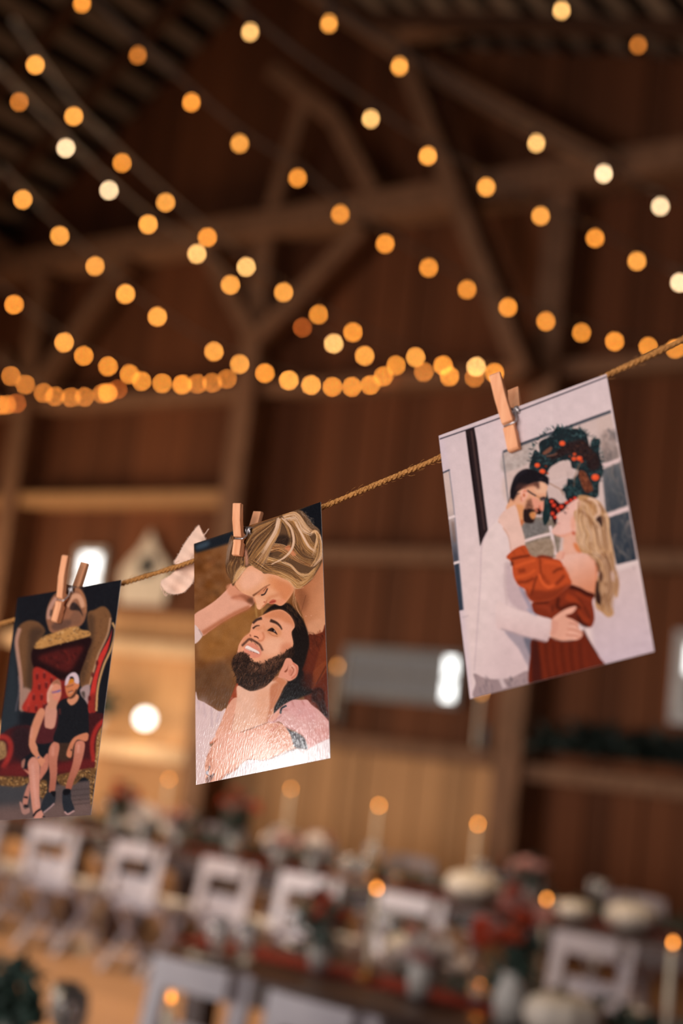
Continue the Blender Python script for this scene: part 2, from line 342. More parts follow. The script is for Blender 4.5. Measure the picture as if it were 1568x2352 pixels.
    c.dabs([(640, 430), (960, 310), (1160, 540), (1050, 700), (760, 500)], 110, [(74, 44, 36), (30, 18, 18), (56, 34, 30), (92, 56, 44)], 34, 12, None, .5)
    f([(400, 480), (500, 400), (530, 420), (500, 470), (420, 510)], (118, 74, 58), .8); l([(450, 530), (540, 515), (600, 490)], 20, (112, 74, 60), .7)
    l([(540, 260), (500, 250), (440, 290)], 14, (150, 150, 150), 1, .5)
    f([(500, 690), (560, 650), (680, 610), (760, 590), (800, 700), (830, 760), (745, 840), (725, 930), (655, 1000), (700, 1100), (700, 1160), (640, 1180), (560, 1130), (480, 1090), (460, 990), (470, 830), (455, 780)], (206, 178, 170), .9)
    l([(480, 880), (600, 870), (740, 820)], 26, (216, 190, 184), 1.5, .7); l([(485, 900), (560, 945), (640, 990), (690, 1080)], 13, (150, 108, 80), .7, .8)
    l([(740, 740), (745, 820)], 10, (170, 145, 136), 1, .6); l([(940, 590), (890, 680), (840, 830), (830, 950)], 15, (150, 110, 84), .7, .7)
    c.dabs([(680, 980), (740, 850), (900, 800), (960, 1060), (740, 1090)], 80, [(44, 76, 76), (24, 34, 38), (66, 98, 98), (20, 26, 30)], 60, 14, None, .5)
    cone = [(890, 760), (930, 725), (990, 760), (1040, 850), (1090, 960), (1085, 1010), (1010, 1035), (960, 980), (920, 880)]
    f(cone, (112, 60, 40), .7); c.dabs(cone, 110, [(70, 36, 28), (150, 86, 56), (126, 68, 44), (52, 28, 24)], 34, 14, .5, .5)
    for x, y, r, k in ((668, 352, 42, 1), (905, 560, 40, 1), (830, 566, 34, .95), (838, 503, 24, .9), (940, 600, 20, .8), (322, 655, 38, 1), (392, 742, 42, 1), (1126, 823, 54, 1), (465, 768, 16, .75), (442, 668, 17, .5), (770, 532, 15, .6)):
        c.oval(x, y, r, r*.85, np.array((232, 82, 44))*k, .8); c.oval(x-r*.2, y-r*.25, r*.4, r*.3, np.array((246, 106, 62))*k, 1, .7)
    f([(480, 1130), (560, 1120), (640, 1190), (700, 1180), (790, 1100), (880, 1100), (760, 1190), (690, 1250), (600, 1327), (500, 1327)], (52, 22, 24), 1)
    for x, y in ((525, 1160), (552, 1210), (655, 1225), (740, 1172), (790, 1142), (845, 1112), (520, 1305), (592, 1250), (612, 1290), (570, 1180)):
        c.oval(x, y, 24, 22, (214, 62, 42), .7)
    # hanging dark leaf and berries between the faces
    c.frame(1140, 1060, 9.8)
    f([(1190, 880), (1300, 860), (1400, 950), (1540, 930), (1568, 1010), (1500, 1110), (1380, 1160), (1360, 1300), (1320, 1420), (1250, 1300), (1200, 1150)], (44, 20, 22), .9)
    for x, y, r in ((1240, 900, 44), (1290, 985, 48), (1460, 1015, 50), (1255, 1170, 46), (1320, 1250, 42), (1370, 1060, 34), (1400, 1120, 30), (1560, 930, 32)): c.oval(x, y, r, r*.9, (218, 64, 42), .7)
    f([(1130, 640), (1150, 760), (1190, 920), (1215, 1100), (1195, 1290), (1090, 1440), (1040, 1340), (1030, 1180), (1060, 900), (1110, 800)], (26, 42, 44), .8)
    l([(1110, 860), (1140, 960)], 44, (70, 96, 96), 1.4, .6); l([(1150, 1050), (1170, 1200)], 50, (40, 66, 66), 1.4, .6)
    # man: shirt, neck and head
    F()
    shirt = [(560, 985), (470, 1070), (425, 1125), (392, 1210), (385, 1400), (372, 1600), (352, 1940), (430, 1976), (560, 1972), (660, 1932), (686, 1800), (700, 1600), (650, 1470), (585, 1370), (548, 1290), (575, 1220), (600, 1100)]
    f(shirt, (226, 201, 196), .8, to=(214, 186, 184), ax=[(430, 1400), (690, 1500)])
    l([(425, 1125), (395, 1210), (388, 1400), (372, 1650), (352, 1930)], 7, (196, 170, 172), .9, .8)
    f([(545, 1290), (585, 1370), (650, 1470), (695, 1560), (690, 1600), (590, 1560), (545, 1500), (535, 1400)], (190, 162, 164), 2.5, .8)
    l([(620, 1440), (670, 1540), (690, 1590)], 22, (150, 138, 152), 1.2, .8); l([(535, 1300), (530, 1420), (545, 1540)], 14, (200, 172, 170), 2, .8)
    f([(350, 1945), (430, 1976), (560, 1972), (664, 1930), (674, 2010), (365, 2090), (360, 2000)], (156, 132, 132), .8)
    c.dabs([(375, 1985), (640, 1980), (650, 2000), (380, 2055)], 40, [(126, 108, 110), (186, 158, 154), (104, 90, 94), (170, 146, 142)], 44, 12, 1.35, 1.2, .6, .2)
    l([(505, 1975), (530, 2030)], 26, (214, 190, 188), 1, .8)
    f([(664, 1900), (692, 1890), (692, 2005), (668, 2012)], (170, 162, 170), .8, smooth=False); l([(680, 1890), (684, 2006)], 6, (70, 66, 76), .7)
    f([(530, 1695), (690, 1745), (692, 1870), (665, 1900), (610, 1800)], (150, 136, 144), 2, .8); f([(640, 1740), (692, 1750), (690, 1860)], (88, 90, 104), 2, .7)
    c.frame(1140, 1060, 9.8)
    face = [(300, 830), (400, 820), (470, 720), (520, 620), (600, 520), (760, 500), (940, 470), (1000, 452), (1100, 500), (1148, 570), (1122, 660), (1112, 790), (1060, 860), (1058, 950), (1052, 1050), (1040, 1112), (975, 1112), (900, 1190), (860, 1290), (820, 1375), (600, 1385), (560, 1450), (520, 1465), (480, 1200), (400, 1060), (215, 1075), (255, 950)]
    f(face, (226, 163, 128), .7)
    f([(440, 980), (600, 1000), (600, 1150), (585, 1380), (530, 1460), (490, 1200)], (220, 150, 100), 1.2); f([(560, 1300), (610, 1360), (560, 1450), (525, 1460), (530, 1380)], (190, 104, 62), 1.5)
    f([(260, 930), (330, 830), (430, 900), (420, 1050), (230, 1060)], (224, 162, 124), 1.2); l([(350, 840), (400, 900)], 60, (186, 118, 92), 2, .6)
    f([(860, 560), (1000, 470), (1120, 540), (1110, 700), (1000, 720), (880, 700)], (232, 178, 144), 1.8)
    f([(790, 800), (950, 880), (990, 990), (900, 1060), (820, 1050), (800, 940)], (226, 152, 126), 1.8)
    hairp = [(258, 950), (300, 800), (310, 640), (360, 450), (440, 300), (560, 200), (680, 163), (800, 180), (940, 240), (1080, 300), (1172, 380), (1162, 530), (1100, 488), (1000, 452), (900, 468), (820, 482), (700, 520), (600, 560), (520, 640), (450, 720), (400, 830), (360, 870), (322, 820), (285, 900)]
    f([(500, 620), (600, 500), (760, 470), (940, 460), (965, 600), (925, 620), (860, 560), (760, 560), (640, 600), (520, 680), (450, 700)], (128, 80, 64), 2.2)
    f([(330, 650), (450, 640), (480, 720), (400, 850), (350, 870)], (92, 58, 48), 2.2); f(hairp, (28, 24, 28), 1.1)
    f([(480, 500), (700, 520), (620, 600), (500, 640), (430, 680)], (84, 52, 46), 2.6, .6)
    l([(400, 420), (540, 260), (680, 210)], 60, (44, 40, 48), 3, .6); l([(960, 390), (1050, 385)], 22, (64, 56, 62), 1.2, .7); c.dabs([(760, 480), (940, 470), (960, 590), (900, 560)], 30, [(70, 44, 38), (110, 70, 58)], 60, 14, 1.2, .7)
    f([(690, 880), (770, 830), (800, 940), (830, 1050), (740, 1120), (620, 1130), (640, 1020)], (146, 92, 70), 2, .9)
    f([(610, 1090), (680, 1060), (760, 1060), (840, 1080), (960, 1050), (1020, 1115), (985, 1200), (900, 1190), (862, 1290), (826, 1382), (720, 1392), (620, 1362), (600, 1250)], (42, 28, 26), 1)
    f([(740, 1180), (820, 1130), (885, 1170), (850, 1285), (785, 1285)], (204, 132, 78), 1.1); l([(850, 1130), (880, 1180), (856, 1270)], 30, (220, 150, 110), .9, .8)
    f([(850, 1080), (900, 1040), (930, 1110), (900, 1150)], (200, 110, 84), 1, .9); c.dabs([(690, 880), (780, 860), (820, 1060), (640, 1080)], 50, [(90, 56, 46), (60, 38, 34), (150, 96, 74)], 40, 14, 1.4, .6)
    f([(985, 940), (1052, 890), (1060, 950), (1052, 1050), (1035, 1112), (985, 1090), (955, 1030)], (232, 150, 124), .9); l([(960, 990), (975, 1060), (1010, 1110)], 26, (176, 78, 58), 1, .8)
    l([(688, 648), (780, 712), (890, 776)], 34, (46, 38, 44), .6); l([(890, 776), (980, 815)], 18, (176, 108, 60), .7)
    f([(970, 825), (1070, 785), (1105, 812), (1060, 870), (1005, 885)], (62, 44, 42), .8); l([(1010, 860), (1050, 840)], 18, (150, 130, 126), .7, .8)
    l([(460, 740), (530, 700)], 20, (66, 52, 54), .7); f([(470, 700), (560, 640), (640, 622), (600, 660), (530, 700)], (234, 176, 140), .8)
    f([(545, 690), (600, 632), (660, 640), (705, 720), (690, 800), (640, 850), (600, 915), (555, 905), (540, 800)], (234, 170, 146), .8)
    l([(600, 690), (640, 650), (672, 690)], 22, (206, 112, 84), .8); f([(590, 740), (630, 720), (640, 780), (610, 800)], (196, 102, 64), 1); l([(560, 790), (550, 850), (580, 900)], 24, (206, 116, 88), .9)
    # her hand on his neck
    hand = [(215, 1080), (300, 1110), (385, 1160), (384, 1050), (395, 975), (430, 980), (470, 1130), (505, 1300), (530, 1470), (560, 1600), (240, 1600), (140, 1430), (42, 1370), (55, 1270), (120, 1170)]
    f(hand, (227, 184, 168), .7); l([(415, 975), (470, 1150), (512, 1330), (526, 1450)], 14, (198, 118, 80), .7, .8); l([(225, 1085), (380, 1155)], 16, (214, 140, 104), .9, .8)
    for q in ([(155, 1215), (80, 1275)], [(45, 1350), (95, 1388)], [(120, 1420), (150, 1440)], [(180, 1130), (150, 1165)]): l(q, 18, (196, 130, 108), .8, .9)
    F()
    f([(495, 1050), (530, 1000), (590, 970), (618, 1060), (648, 1200), (575, 1245), (560, 1160), (520, 1095)], (228, 186, 170), .9); l([(520, 1095), (552, 1150), (566, 1230)], 8, (206, 150, 126), .9, .7)
    # woman
    c.frame(1240, 1120, 7.84)
    f([(680, 200), (560, 268), (480, 340), (418, 412), (298, 492), (312, 560), (330, 600), (300, 660), (213, 765), (228, 830), (340, 866), (410, 890), (430, 1000), (440, 1240), (560, 1230), (760, 1210), (760, 1000), (700, 800), (700, 500), (780, 400), (800, 240)], (228, 177, 162), .7)
    f([(240, 838), (400, 850), (560, 800), (600, 840), (440, 900), (300, 870)], (224, 150, 122), 1.6, .8); f([(430, 900), (640, 860), (760, 1180), (450, 1230)], (226, 166, 140), 1.6, .8)
    f([(600, 1000), (660, 1010), (745, 1165), (680, 1165), (620, 1090)], (212, 122, 74), 1.6); f([(570, 790), (620, 790), (640, 830), (600, 860)], (190, 92, 66), 1.4); f([(560, 560), (640, 520), (640, 760), (560, 740)], (230, 160, 132), 2.2, .8)
    l([(428, 432), (452, 452), (466, 482)], 26, (66, 44, 46), .8, .9, 12); l([(470, 440), (505, 452)], 12, (150, 96, 84), .8, .7); l([(450, 375), (490, 365), (505, 400)], 24, (200, 134, 112), .9, .8); l([(320, 640), (352, 650)], 18, (196, 120, 108), .9); l([(312, 545), (330, 585)], 14, (208, 138, 122), .9, .7)
    f([(278, 1250), (330, 1160), (430, 1132), (455, 1190), (420, 1270), (370, 1310)], (226, 164, 142), .8); l([(430, 1170), (400, 1290)], 14, (190, 104, 80), .8, .7)
    back = [(398, 1350), (440, 1235), (560, 1195), (800, 1185), (910, 1230), (1000, 1350), (1040, 1500), (1012, 1700), (975, 1930), (850, 1895), (700, 1800), (560, 1745), (520, 1620), (470, 1480)]
    f(back, (229, 176, 156), .7, to=(214, 138, 104), ax=[(600, 1250), (860, 1800)]); l([(1020, 1400), (1010, 1650), (975, 1900)], 30, (206, 116, 78), 1.4, .7); l([(880, 1210), (990, 1330), (1030, 1480)], 34, (186, 100, 62), 1.3, .7)
    # dress
    c.frame(1140, 1160, 6.031)
    bod = [(505, 1345), (700, 1330), (880, 1220), (1020, 1110), (1110, 1130), (1240, 1190), (1365, 1245), (1325, 1330), (1350, 1480), (1352, 1600), (1300, 1695), (1190, 1660), (1060, 1610), (900, 1640), (740, 1600), (560, 1530), (498, 1440)]
    f(bod, (124, 46, 26), .7); f([(500, 1860), (740, 1830), (900, 1890), (1100, 1860), (1185, 1740), (1270, 1860), (1420, 2100), (1520, 2300), (1130, 2500), (490, 2560), (470, 2050)], (104, 36, 20), .7)
    for q, w, col, a in (([(960, 1260), (1080, 1330), (1190, 1430)], 90, (160, 60, 30), .8), ([(560, 1400), (700, 1420), (760, 1500)], 60, (138, 54, 32), .8), ([(860, 1280), (840, 1400), (880, 1440)], 50, (70, 24, 16), .8), ([(720, 1340), (620, 1350), (530, 1345)], 34, (64, 22, 16), .9), ([(880, 1450), (1000, 1390), (1100, 1380), (1170, 1440)], 44, (62, 22, 16), .8), ([(1130, 1300), (1220, 1420), (1300, 1580)], 20, (76, 28, 18), .8), ([(1120, 1470), (1200, 1560), (1280, 1620)], 60, (150, 56, 28), .7), ([(1110, 1520), (1180, 1640), (1260, 1680)], 44, (46, 16, 14), .8), ([(1010, 1130), (1150, 1170), (1250, 1230), (1350, 1255)], 50, (48, 16, 14), .85), ([(1100, 1210), (1180, 1260), (1300, 1320)], 30, (160, 62, 32), .6), ([(780, 1380), (770, 1480)], 26, (80, 28, 18), .7)):
        l(q, w, col, 2, a)
    for x in (560, 680, 780, 900, 1020, 1150): l([(x, 1900), (x+15, 2150), (x+70, 2480)], 34, (70, 24, 15), 3, .45); l([(x+60, 1900), (x+85, 2150), (x+140, 2440)], 26, (130, 48, 25), 3, .45)
    f([(490, 1870), (560, 1860), (620, 2500), (500, 2560)], (60, 24, 20), 2.5, .8); l([(1200, 1720), (1290, 1900), (1400, 2080)], 26, (70, 36, 30), 1.2, .6)
    slv = [(135, 722), (195, 650), (290, 585), (385, 555), (420, 600), (470, 690), (560, 722), (640, 700), (760, 735), (880, 768), (925, 840), (1000, 980), (1040, 1085), (960, 1150), (840, 1265), (700, 1328), (520, 1342), (440, 1280), (390, 1170), (300, 1110), (232, 980), (212, 830), (185, 770)]
    f(slv, (184, 74, 36), .7); f([(420, 1180), (760, 1180), (1030, 1080), (950, 1170), (830, 1275), (700, 1330), (520, 1342), (450, 1290)], (122, 46, 26), 3, .85)
    for q, w, col, a in (([(200, 750), (330, 720), (460, 700)], 34, (98, 36, 22), .85), ([(215, 780), (215, 840)], 36, (70, 26, 18), .8), ([(250, 860), (400, 800), (540, 760)], 40, (212, 90, 44), .8), ([(300, 920), (400, 900)], 60, (134, 50, 26), .8), ([(250, 1000), (400, 980), (540, 900)], 34, (208, 88, 42), .8), ([(290, 1070), (420, 1060), (520, 1010)], 44, (126, 46, 24), .8), ([(600, 740), (610, 900), (640, 1040)], 18, (104, 38, 22), .9), ([(650, 790), (780, 800), (900, 830)], 50, (208, 86, 42), .7), ([(590, 960), (640, 1080), (720, 1140), (800, 1110)], 34, (222, 96, 48), .85), ([(640, 960), (690, 1060), (740, 1070)], 50, (150, 56, 28), .7), ([(780, 940), (850, 890), (920, 880)], 36, (112, 42, 24), .85), ([(820, 1100), (900, 1020), (940, 970)], 44, (120, 44, 26), .8), ([(480, 1260), (520, 1100), (560, 980)], 30, (112, 42, 24), .85), ([(440, 1230), (480, 1120)], 30, (196, 80, 38), .7), ([(560, 720), (640, 712), (780, 735)], 34, (112, 40, 24), .9), ([(340, 590), (400, 680)], 10, (130, 48, 26), .8), ([(230, 640), (250, 700)], 10, (130, 48, 26), .8), ([(930, 850), (1000, 990)], 30, (200, 84, 42), .7)):
        l(q, w, col, 1.6, a)
    # his arm and hand
    arm = [(0, 1350), (120, 1370), (240, 1430), (430, 1490), (560, 1525), (640, 1550), (770, 1590), (760, 1700), (735, 1800), (690, 1895), (520, 1850), (330, 1800), (120, 1730), (0, 1690)]
    f(arm, (225, 197, 192), .8, to=(212, 180, 176), ax=[(400, 1500), (380, 1820)]); l([(60, 1715), (200, 1760), (420, 1830), (680, 1890)], 26, (172, 148, 150), 1.6, .8); l([(120, 1370), (300, 1450), (560, 1525), (740, 1580)], 14, (206, 178, 176), 1, .7)
    l([(420, 1440), (500, 1500), (560, 1530)], 26, (150, 150, 168), 1.4, .7); l([(300, 1780), (480, 1640)], 40, (212, 182, 178), 4, .6); l([(520, 1850), (690, 1895)], 10, (110, 84, 84), 1, .7)
    hnd = [(768, 1580), (860, 1500), (960, 1440), (1085, 1402), (1104, 1436), (1045, 1500), (955, 1535), (1060, 1585), (1135, 1645), (1135, 1700), (1192, 1765), (1172, 1835), (1090, 1872), (900, 1885), (790, 1862), (740, 1800), (765, 1690)]
    f(hnd, (222, 160, 136), .7); f([(960, 1540), (1060, 1500), (1110, 1440), (1130, 1600), (1060, 1580)], (92, 34, 22), 1.4, .8)
    for q in ([(1000, 1640), (1090, 1650), (1140, 1700)], [(980, 1720), (1090, 1735), (1185, 1780)], [(960, 1800), (1080, 1810), (1165, 1835)]): l(q, 13, (180, 106, 84), .9, .8)
    for q in ([(1000, 1670), (1110, 1690)], [(1000, 1760), (1140, 1790)], [(960, 1840), (1100, 1850)]): l(q, 24, (234, 176, 154), 1.2, .7)
    l([(790, 1600), (900, 1520), (1060, 1440)], 30, (232, 172, 148), 1.4, .7); l([(760, 1840), (900, 1885), (1080, 1880)], 16, (60, 26, 20), 1.2, .7); f([(770, 1600), (860, 1640), (800, 1800), (760, 1780)], (212, 148, 126), 2.2, .8)
    # hair
    c.frame(1240, 1120, 7.84)
    hp = [(680, 150), (800, 138), (960, 190), (1080, 270), (1180, 420), (1240, 560), (1252, 800), (1300, 1050), (1340, 1300), (1352, 1500), (1402, 1650), (1390, 1985), (1325, 1900), (1250, 1900), (1252, 2050), (1325, 2260), (1230, 2335), (1100, 2240), (1000, 2150), (985, 1900), (1012, 1700), (1060, 1540), (1070, 1420), (1010, 1300), (900, 1210), (760, 1170), (700, 1080), (640, 880), (660, 700), (620, 560), (612, 430), (700, 370), (780, 290), (700, 230)]
    f(hp, (188, 140, 96), .9)
    light = [(230, 192, 166), (214, 170, 126), (222, 180, 148), (196, 148, 98)]; dark = [(150, 102, 66), (122, 80, 54), (170, 122, 78)]
    c.hair([(700, 250), (690, 450), (680, 700), (690, 950), (770, 1150)], [(1080, 280), (1230, 580), (1250, 850), (1320, 1250), (1360, 1600)], 150, light+light+dark, 22, 6, 16, .6, .8)
    c.hair([(860, 1180), (1040, 1350), (1080, 1600), (1040, 1900), (1050, 2180)], [(1300, 1200), (1350, 1500), (1400, 1750), (1340, 1900), (1280, 2280)], 90, light+dark+dark, 20, 5, 16, .6, .8)
    c.hair([(640, 560), (680, 800), (690, 1000), (760, 1120)], [(760, 560), (820, 800), (860, 1000), (960, 1180)], 50, light, 24, 8, 8, .7, .8)
    W1 = [(236, 200, 174), (226, 186, 150), (206, 158, 110)]; W2 = [(112, 72, 48), (140, 92, 60), (164, 112, 70), (92, 56, 38)]
    c.hair([(700, 420), (650, 600), (710, 820), (680, 980), (800, 1150)], [(860, 480), (860, 680), (960, 860), (930, 1040), (1060, 1200)], 90, W1+W1+W2, 11, 3, 12, .5, .8)
    c.hair([(900, 560), (980, 780), (1010, 980), (1120, 1180)], [(1180, 500), (1210, 760), (1240, 980), (1300, 1220)], 110, W1+W1+W2, 11, 3, 12, .5, .8)
    c.hair([(920, 1210), (1060, 1330), (1080, 1500), (1130, 1640), (1080, 1820), (1150, 2000), (1080, 2200)], [(1290, 1180), (1300, 1360), (1360, 1520), (1310, 1680), (1370, 1820), (1250, 2000), (1270, 2280)], 170, W1+W1+W2+W2, 11, 3, 16, .5, .85, .5, .5)
    c.hair([(1000, 1950), (1050, 2080), (1120, 2270)], [(1220, 1860), (1270, 2060), (1330, 2300)], 60, W1+W2+W2, 12, 2, 18, .6, .85); c.hair([(1300, 1600), (1380, 1750), (1360, 1960)], [(1390, 1600), (1420, 1760), (1400, 2010)], 40, W1+W2, 10, 2, 10, .6, .8)
    l([(760, 250), (860, 350), (900, 480), (980, 540)], 46, (208, 164, 128), 1.2, .8); l([(860, 200), (960, 220), (1050, 340), (1060, 450), (1000, 560)], 52, (224, 182, 156), 1, .9); l([(780, 220), (860, 250), (940, 300)], 44, (140, 92, 66), 1.6, .7); l([(900, 300), (960, 400), (960, 500)], 30, (176, 120, 76), 1.2, .8)
    f([(1000, 570), (1080, 505), (1118, 590), (1112, 710), (1060, 640)], (48, 30, 28), 1.4, .9); l([(850, 510), (920, 610), (960, 680)], 36, (146, 98, 66), 1.2, .8); l([(700, 420), (780, 440), (850, 520)], 44, (150, 104, 76), 1.8, .7); l([(1060, 290), (1120, 380), (1150, 450)], 34, (130, 86, 60), 1.4, .8)
    l([(900, 980), (890, 1060), (930, 1130)], 28, (150, 102, 66), 1.3, .8); l([(1010, 1350), (1050, 1450), (1040, 1520)], 40, (104, 62, 40), 1.4, .8); f([(1080, 1500), (1125, 1560), (1120, 1660), (1080, 1700), (1060, 1620)], (74, 42, 32), 1.6, .9); f([(1015, 1690), (1055, 1700), (1060, 1850), (1095, 1980), (1085, 2100), (1010, 2060), (990, 1900)], (46, 24, 20), 1.3, .95)
    l([(1160, 1700), (1190, 1780)], 40, (120, 76, 50), 1.6, .7); l([(1240, 1350), (1270, 1500)], 34, (140, 92, 60), 1.6, .7); f([(1270, 1520), (1330, 1540), (1340, 1700), (1290, 1650)], (214, 180, 172), 1.6, .7)
    return c.grain(4.5)

def paint_looking_up_couple():
    c = Canvas(436, 1145, 768, 1812, 2.4, (122, 78, 44)); f, l = c.fill, c.line
    FF = lambda: c.frame(400, 1120, 3.267); T = lambda: c.frame(500, 1150, 6.031); M = lambda: c.frame(510, 1380, 6.031); B = lambda: c.frame(440, 1560, 4.752)
    FF()
    f([(100, 380), (900, 100), (900, 1800), (100, 1800)], (124, 78, 44), 1, smooth=False, noise=15, ns=22)
    c.dabs([(150, 480), (700, 480), (700, 1750), (150, 1700)], 220, [(150, 96, 50), (92, 58, 36), (170, 112, 58), (80, 54, 36), (140, 84, 48)], 60, 46, None, 5, .5)
    f([(390, 950), (700, 900), (640, 1100), (420, 1260), (200, 1300), (200, 1120)], (168, 112, 54), 6, .55)
    f([(160, 1380), (420, 1330), (420, 1640), (280, 1640), (160, 1580)], (84, 58, 40), 6, .5)
    f([(140, 420), (540, 290), (540, 350), (420, 415), (300, 452), (160, 492)], (28, 32, 38), 2.6, smooth=False); f([(170, 430), (260, 400), (250, 440), (170, 465)], (62, 78, 90), 3, .8)
    f([(900, 180), (1110, 90), (1125, 480), (1040, 420), (960, 260)], (20, 22, 27), 2, smooth=False)
    # her shoulder, chest and dress
    M()
    f([(1000, -420), (1480, -560), (1500, 480), (1400, 440), (1200, 490), (1130, 250), (1060, 60), (1000, -100)], (206, 140, 100), 1, to=(172, 104, 66), ax=[(1400, 100), (1050, 0)])
    f([(1060, -180), (1200, -60), (1130, 160), (1060, 40)], (130, 76, 48), 5, .7); f([(1200, 300), (1440, 260), (1430, 450), (1210, 500)], (216, 152, 114), 4, .7)
    l([(1160, -80), (1120, 60), (1095, 150)], 7, (110, 62, 40), .5, .8); l([(1010, -60), (1040, 120), (1120, 240)], 9, (214, 150, 110), .5, .8, 5)
    for x, y in ((1160, 212), (1232, 205), (1100, 255)): c.oval(x, y, 5, 7, (230, 180, 150), .5, .9)
    f([(1190, 482), (1260, 470), (1330, 455), (1390, 430), (1440, 410), (1500, 1640), (1230, 1640), (1080, 1000), (1130, 760)], (98, 40, 24), .8)
    c.dabs([(1200, 490), (1430, 440), (1440, 640), (1180, 700)], 60, [(60, 26, 18), (122, 54, 32), (76, 34, 22)], 120, 14, 1.35, .9, .6, .25)
    f([(1380, 600), (1440, 480), (1460, 800), (1330, 900), (1270, 980), (1330, 760)], (124, 56, 30), 2, .8); f([(1280, 950), (1440, 830), (1450, 950), (1250, 1220), (1250, 1080)], (134, 64, 34), 1.2, .8); l([(1300, 1160), (1440, 900)], 16, (70, 30, 20), 1, .8); l([(1130, 760), (1100, 1000), (1150, 1200)], 90, (62, 26, 18), 4, .7)
    f([(1250, 1250), (1340, 1200), (1410, 1260), (1420, 1400), (1470, 1600), (1400, 1600), (1300, 1420), (1240, 1380)], (42, 20, 17), 2, .9); f([(1330, 1230), (1390, 1300), (1360, 1400), (1310, 1340)], (70, 32, 22), 2, .8)
    # his dark hair and the shadow behind his neck
    f([(560, 190), (700, 60), (900, 30), (1000, 110), (1110, 250), (1185, 430), (1205, 600), (1160, 800), (1110, 950), (1060, 1060), (1000, 900), (940, 800), (900, 720), (960, 600), (950, 450), (980, 380), (940, 230), (830, 130), (700, 130), (620, 180)], (27, 20, 18), 1.4)
    c.dabs([(880, 60), (1010, 120), (1120, 280), (1060, 420), (1010, 300)], 70, [(70, 46, 32), (40, 28, 22), (90, 60, 38)], 90, 8, 1.1, .5, .6, .3)
    f([(880, 1130), (1000, 1080), (1110, 960), (1160, 1150), (1260, 1260), (1110, 1330), (1000, 1380), (860, 1440), (780, 1500), (690, 1640), (640, 1640), (740, 1400), (830, 1230)], (25, 20, 20), 2)
    f([(1100, 1060), (1230, 1000), (1260, 1220), (1130, 1220)], (58, 26, 20), 5, .8)
    # her left arm reaching behind his head
    FF()
    f([(150, 955), (230, 900), (310, 845), (400, 760), (430, 720), (480, 770), (560, 800), (605, 850), (560, 905), (480, 945), (370, 1005), (270, 1075), (205, 1112), (150, 1030)], (228, 164, 136), .7)
    l([(210, 1095), (330, 1020), (450, 950), (570, 895)], 34, (172, 98, 64), 2.4, .8); l([(440, 820), (520, 830), (600, 860)], 40, (196, 118, 84), 2.5, .7)
    f([(150, 1035), (185, 1062), (212, 1112), (150, 1170)], (222, 190, 180), .7); l([(185, 1062), (212, 1112)], 8, (170, 130, 116), .7, .8)
    T()
    f([(120, 1180), (230, 1150), (300, 1230), (420, 1310), (480, 1360), (470, 1420), (380, 1330), (230, 1330), (150, 1300)], (214, 140, 106), 2, .8); l([(180, 1350), (240, 1330), (330, 1320)], 26, (170, 96, 70), 2, .7); f([(300, 1300), (420, 1310), (490, 1380), (440, 1420), (360, 1360)], (150, 84, 58), 2.5, .8)
    # her face
    fc = [(238, 1130), (330, 1000), (380, 890), (600, 920), (700, 990), (860, 1040), (1000, 1130), (1055, 1215), (1010, 1320), (920, 1430), (860, 1455), (800, 1430), (740, 1432), (690, 1420), (640, 1460), (582, 1506), (540, 1482), (512, 1390), (480, 1335), (370, 1292), (280, 1222)]
    f(fc, (232, 164, 122), .6); f([(300, 1120), (400, 960), (580, 980), (640, 1080), (500, 1200), (360, 1240)], (238, 176, 144), 5, .9)
    f([(760, 1080), (960, 1130), (1050, 1220), (1000, 1330), (900, 1420), (860, 1300), (780, 1220)], (206, 122, 76), 4, .75); f([(700, 1060), (800, 1060), (820, 1200), (720, 1200)], (222, 142, 94), 4, .7)
    l([(680, 1400), (720, 1340), (860, 1300)], 34, (196, 112, 70), 3, .6); f([(800, 1380), (900, 1360), (940, 1400), (870, 1452), (800, 1432)], (226, 146, 108), 1.5, .8)
    l([(485, 1318), (560, 1268), (640, 1205), (725, 1160)], 26, (112, 64, 42), 1, .9, 8); f([(480, 1340), (500, 1390), (530, 1480), (470, 1440), (400, 1380)], (92, 56, 38), 2.4, .7); f([(540, 1300), (620, 1225), (690, 1190), (690, 1230), (620, 1290)], (206, 128, 88), 1.4, .8)
    l([(600, 1310), (650, 1290), (690, 1215)], 22, (44, 28, 28), .6, .95, 14); l([(630, 1255), (680, 1190)], 10, (120, 66, 48), .6, .8)
    f([(708, 1412), (755, 1370), (805, 1378), (800, 1408), (745, 1434)], (194, 92, 68), 1); l([(715, 1412), (790, 1392)], 8, (120, 40, 34), .6, .8)
    f([(495, 1350), (560, 1330), (650, 1366), (676, 1388), (640, 1458), (582, 1505), (540, 1480), (515, 1400)], (238, 172, 132), 1.2, .9); l([(676, 1380), (668, 1420), (620, 1470)], 16, (190, 106, 66), .9, .8); l([(500, 1345), (530, 1440)], 12, (196, 112, 72), .9, .7); c.oval(648, 1405, 16, 12, (168, 84, 56), .9, .7)
    # her hair
    hp = [(118, 940), (106, 860), (140, 650), (190, 480), (300, 600), (350, 640), (380, 500), (480, 360), (640, 288), (812, 236), (900, 190), (1110, 128), (1210, 180), (1310, 320), (1415, 430), (1445, 780), (1430, 880), (1300, 1090), (1160, 1195), (1070, 1195), (990, 1100), (880, 1040), (750, 1000), (640, 1010), (590, 950), (480, 900), (410, 920), (330, 1010), (245, 1120), (205, 1180), (150, 1010)]
    f(hp, (98, 69, 47), .9)
    G = [(212, 156, 94), (188, 132, 76), (228, 178, 122), (164, 110, 60)]; D = [(58, 38, 29), (84, 56, 38), (42, 29, 24), (108, 74, 46)]; Lt = [(226, 184, 152), (214, 168, 130), (232, 196, 168)]
    BR = [(152, 104, 62), (124, 82, 50), (96, 62, 40)]
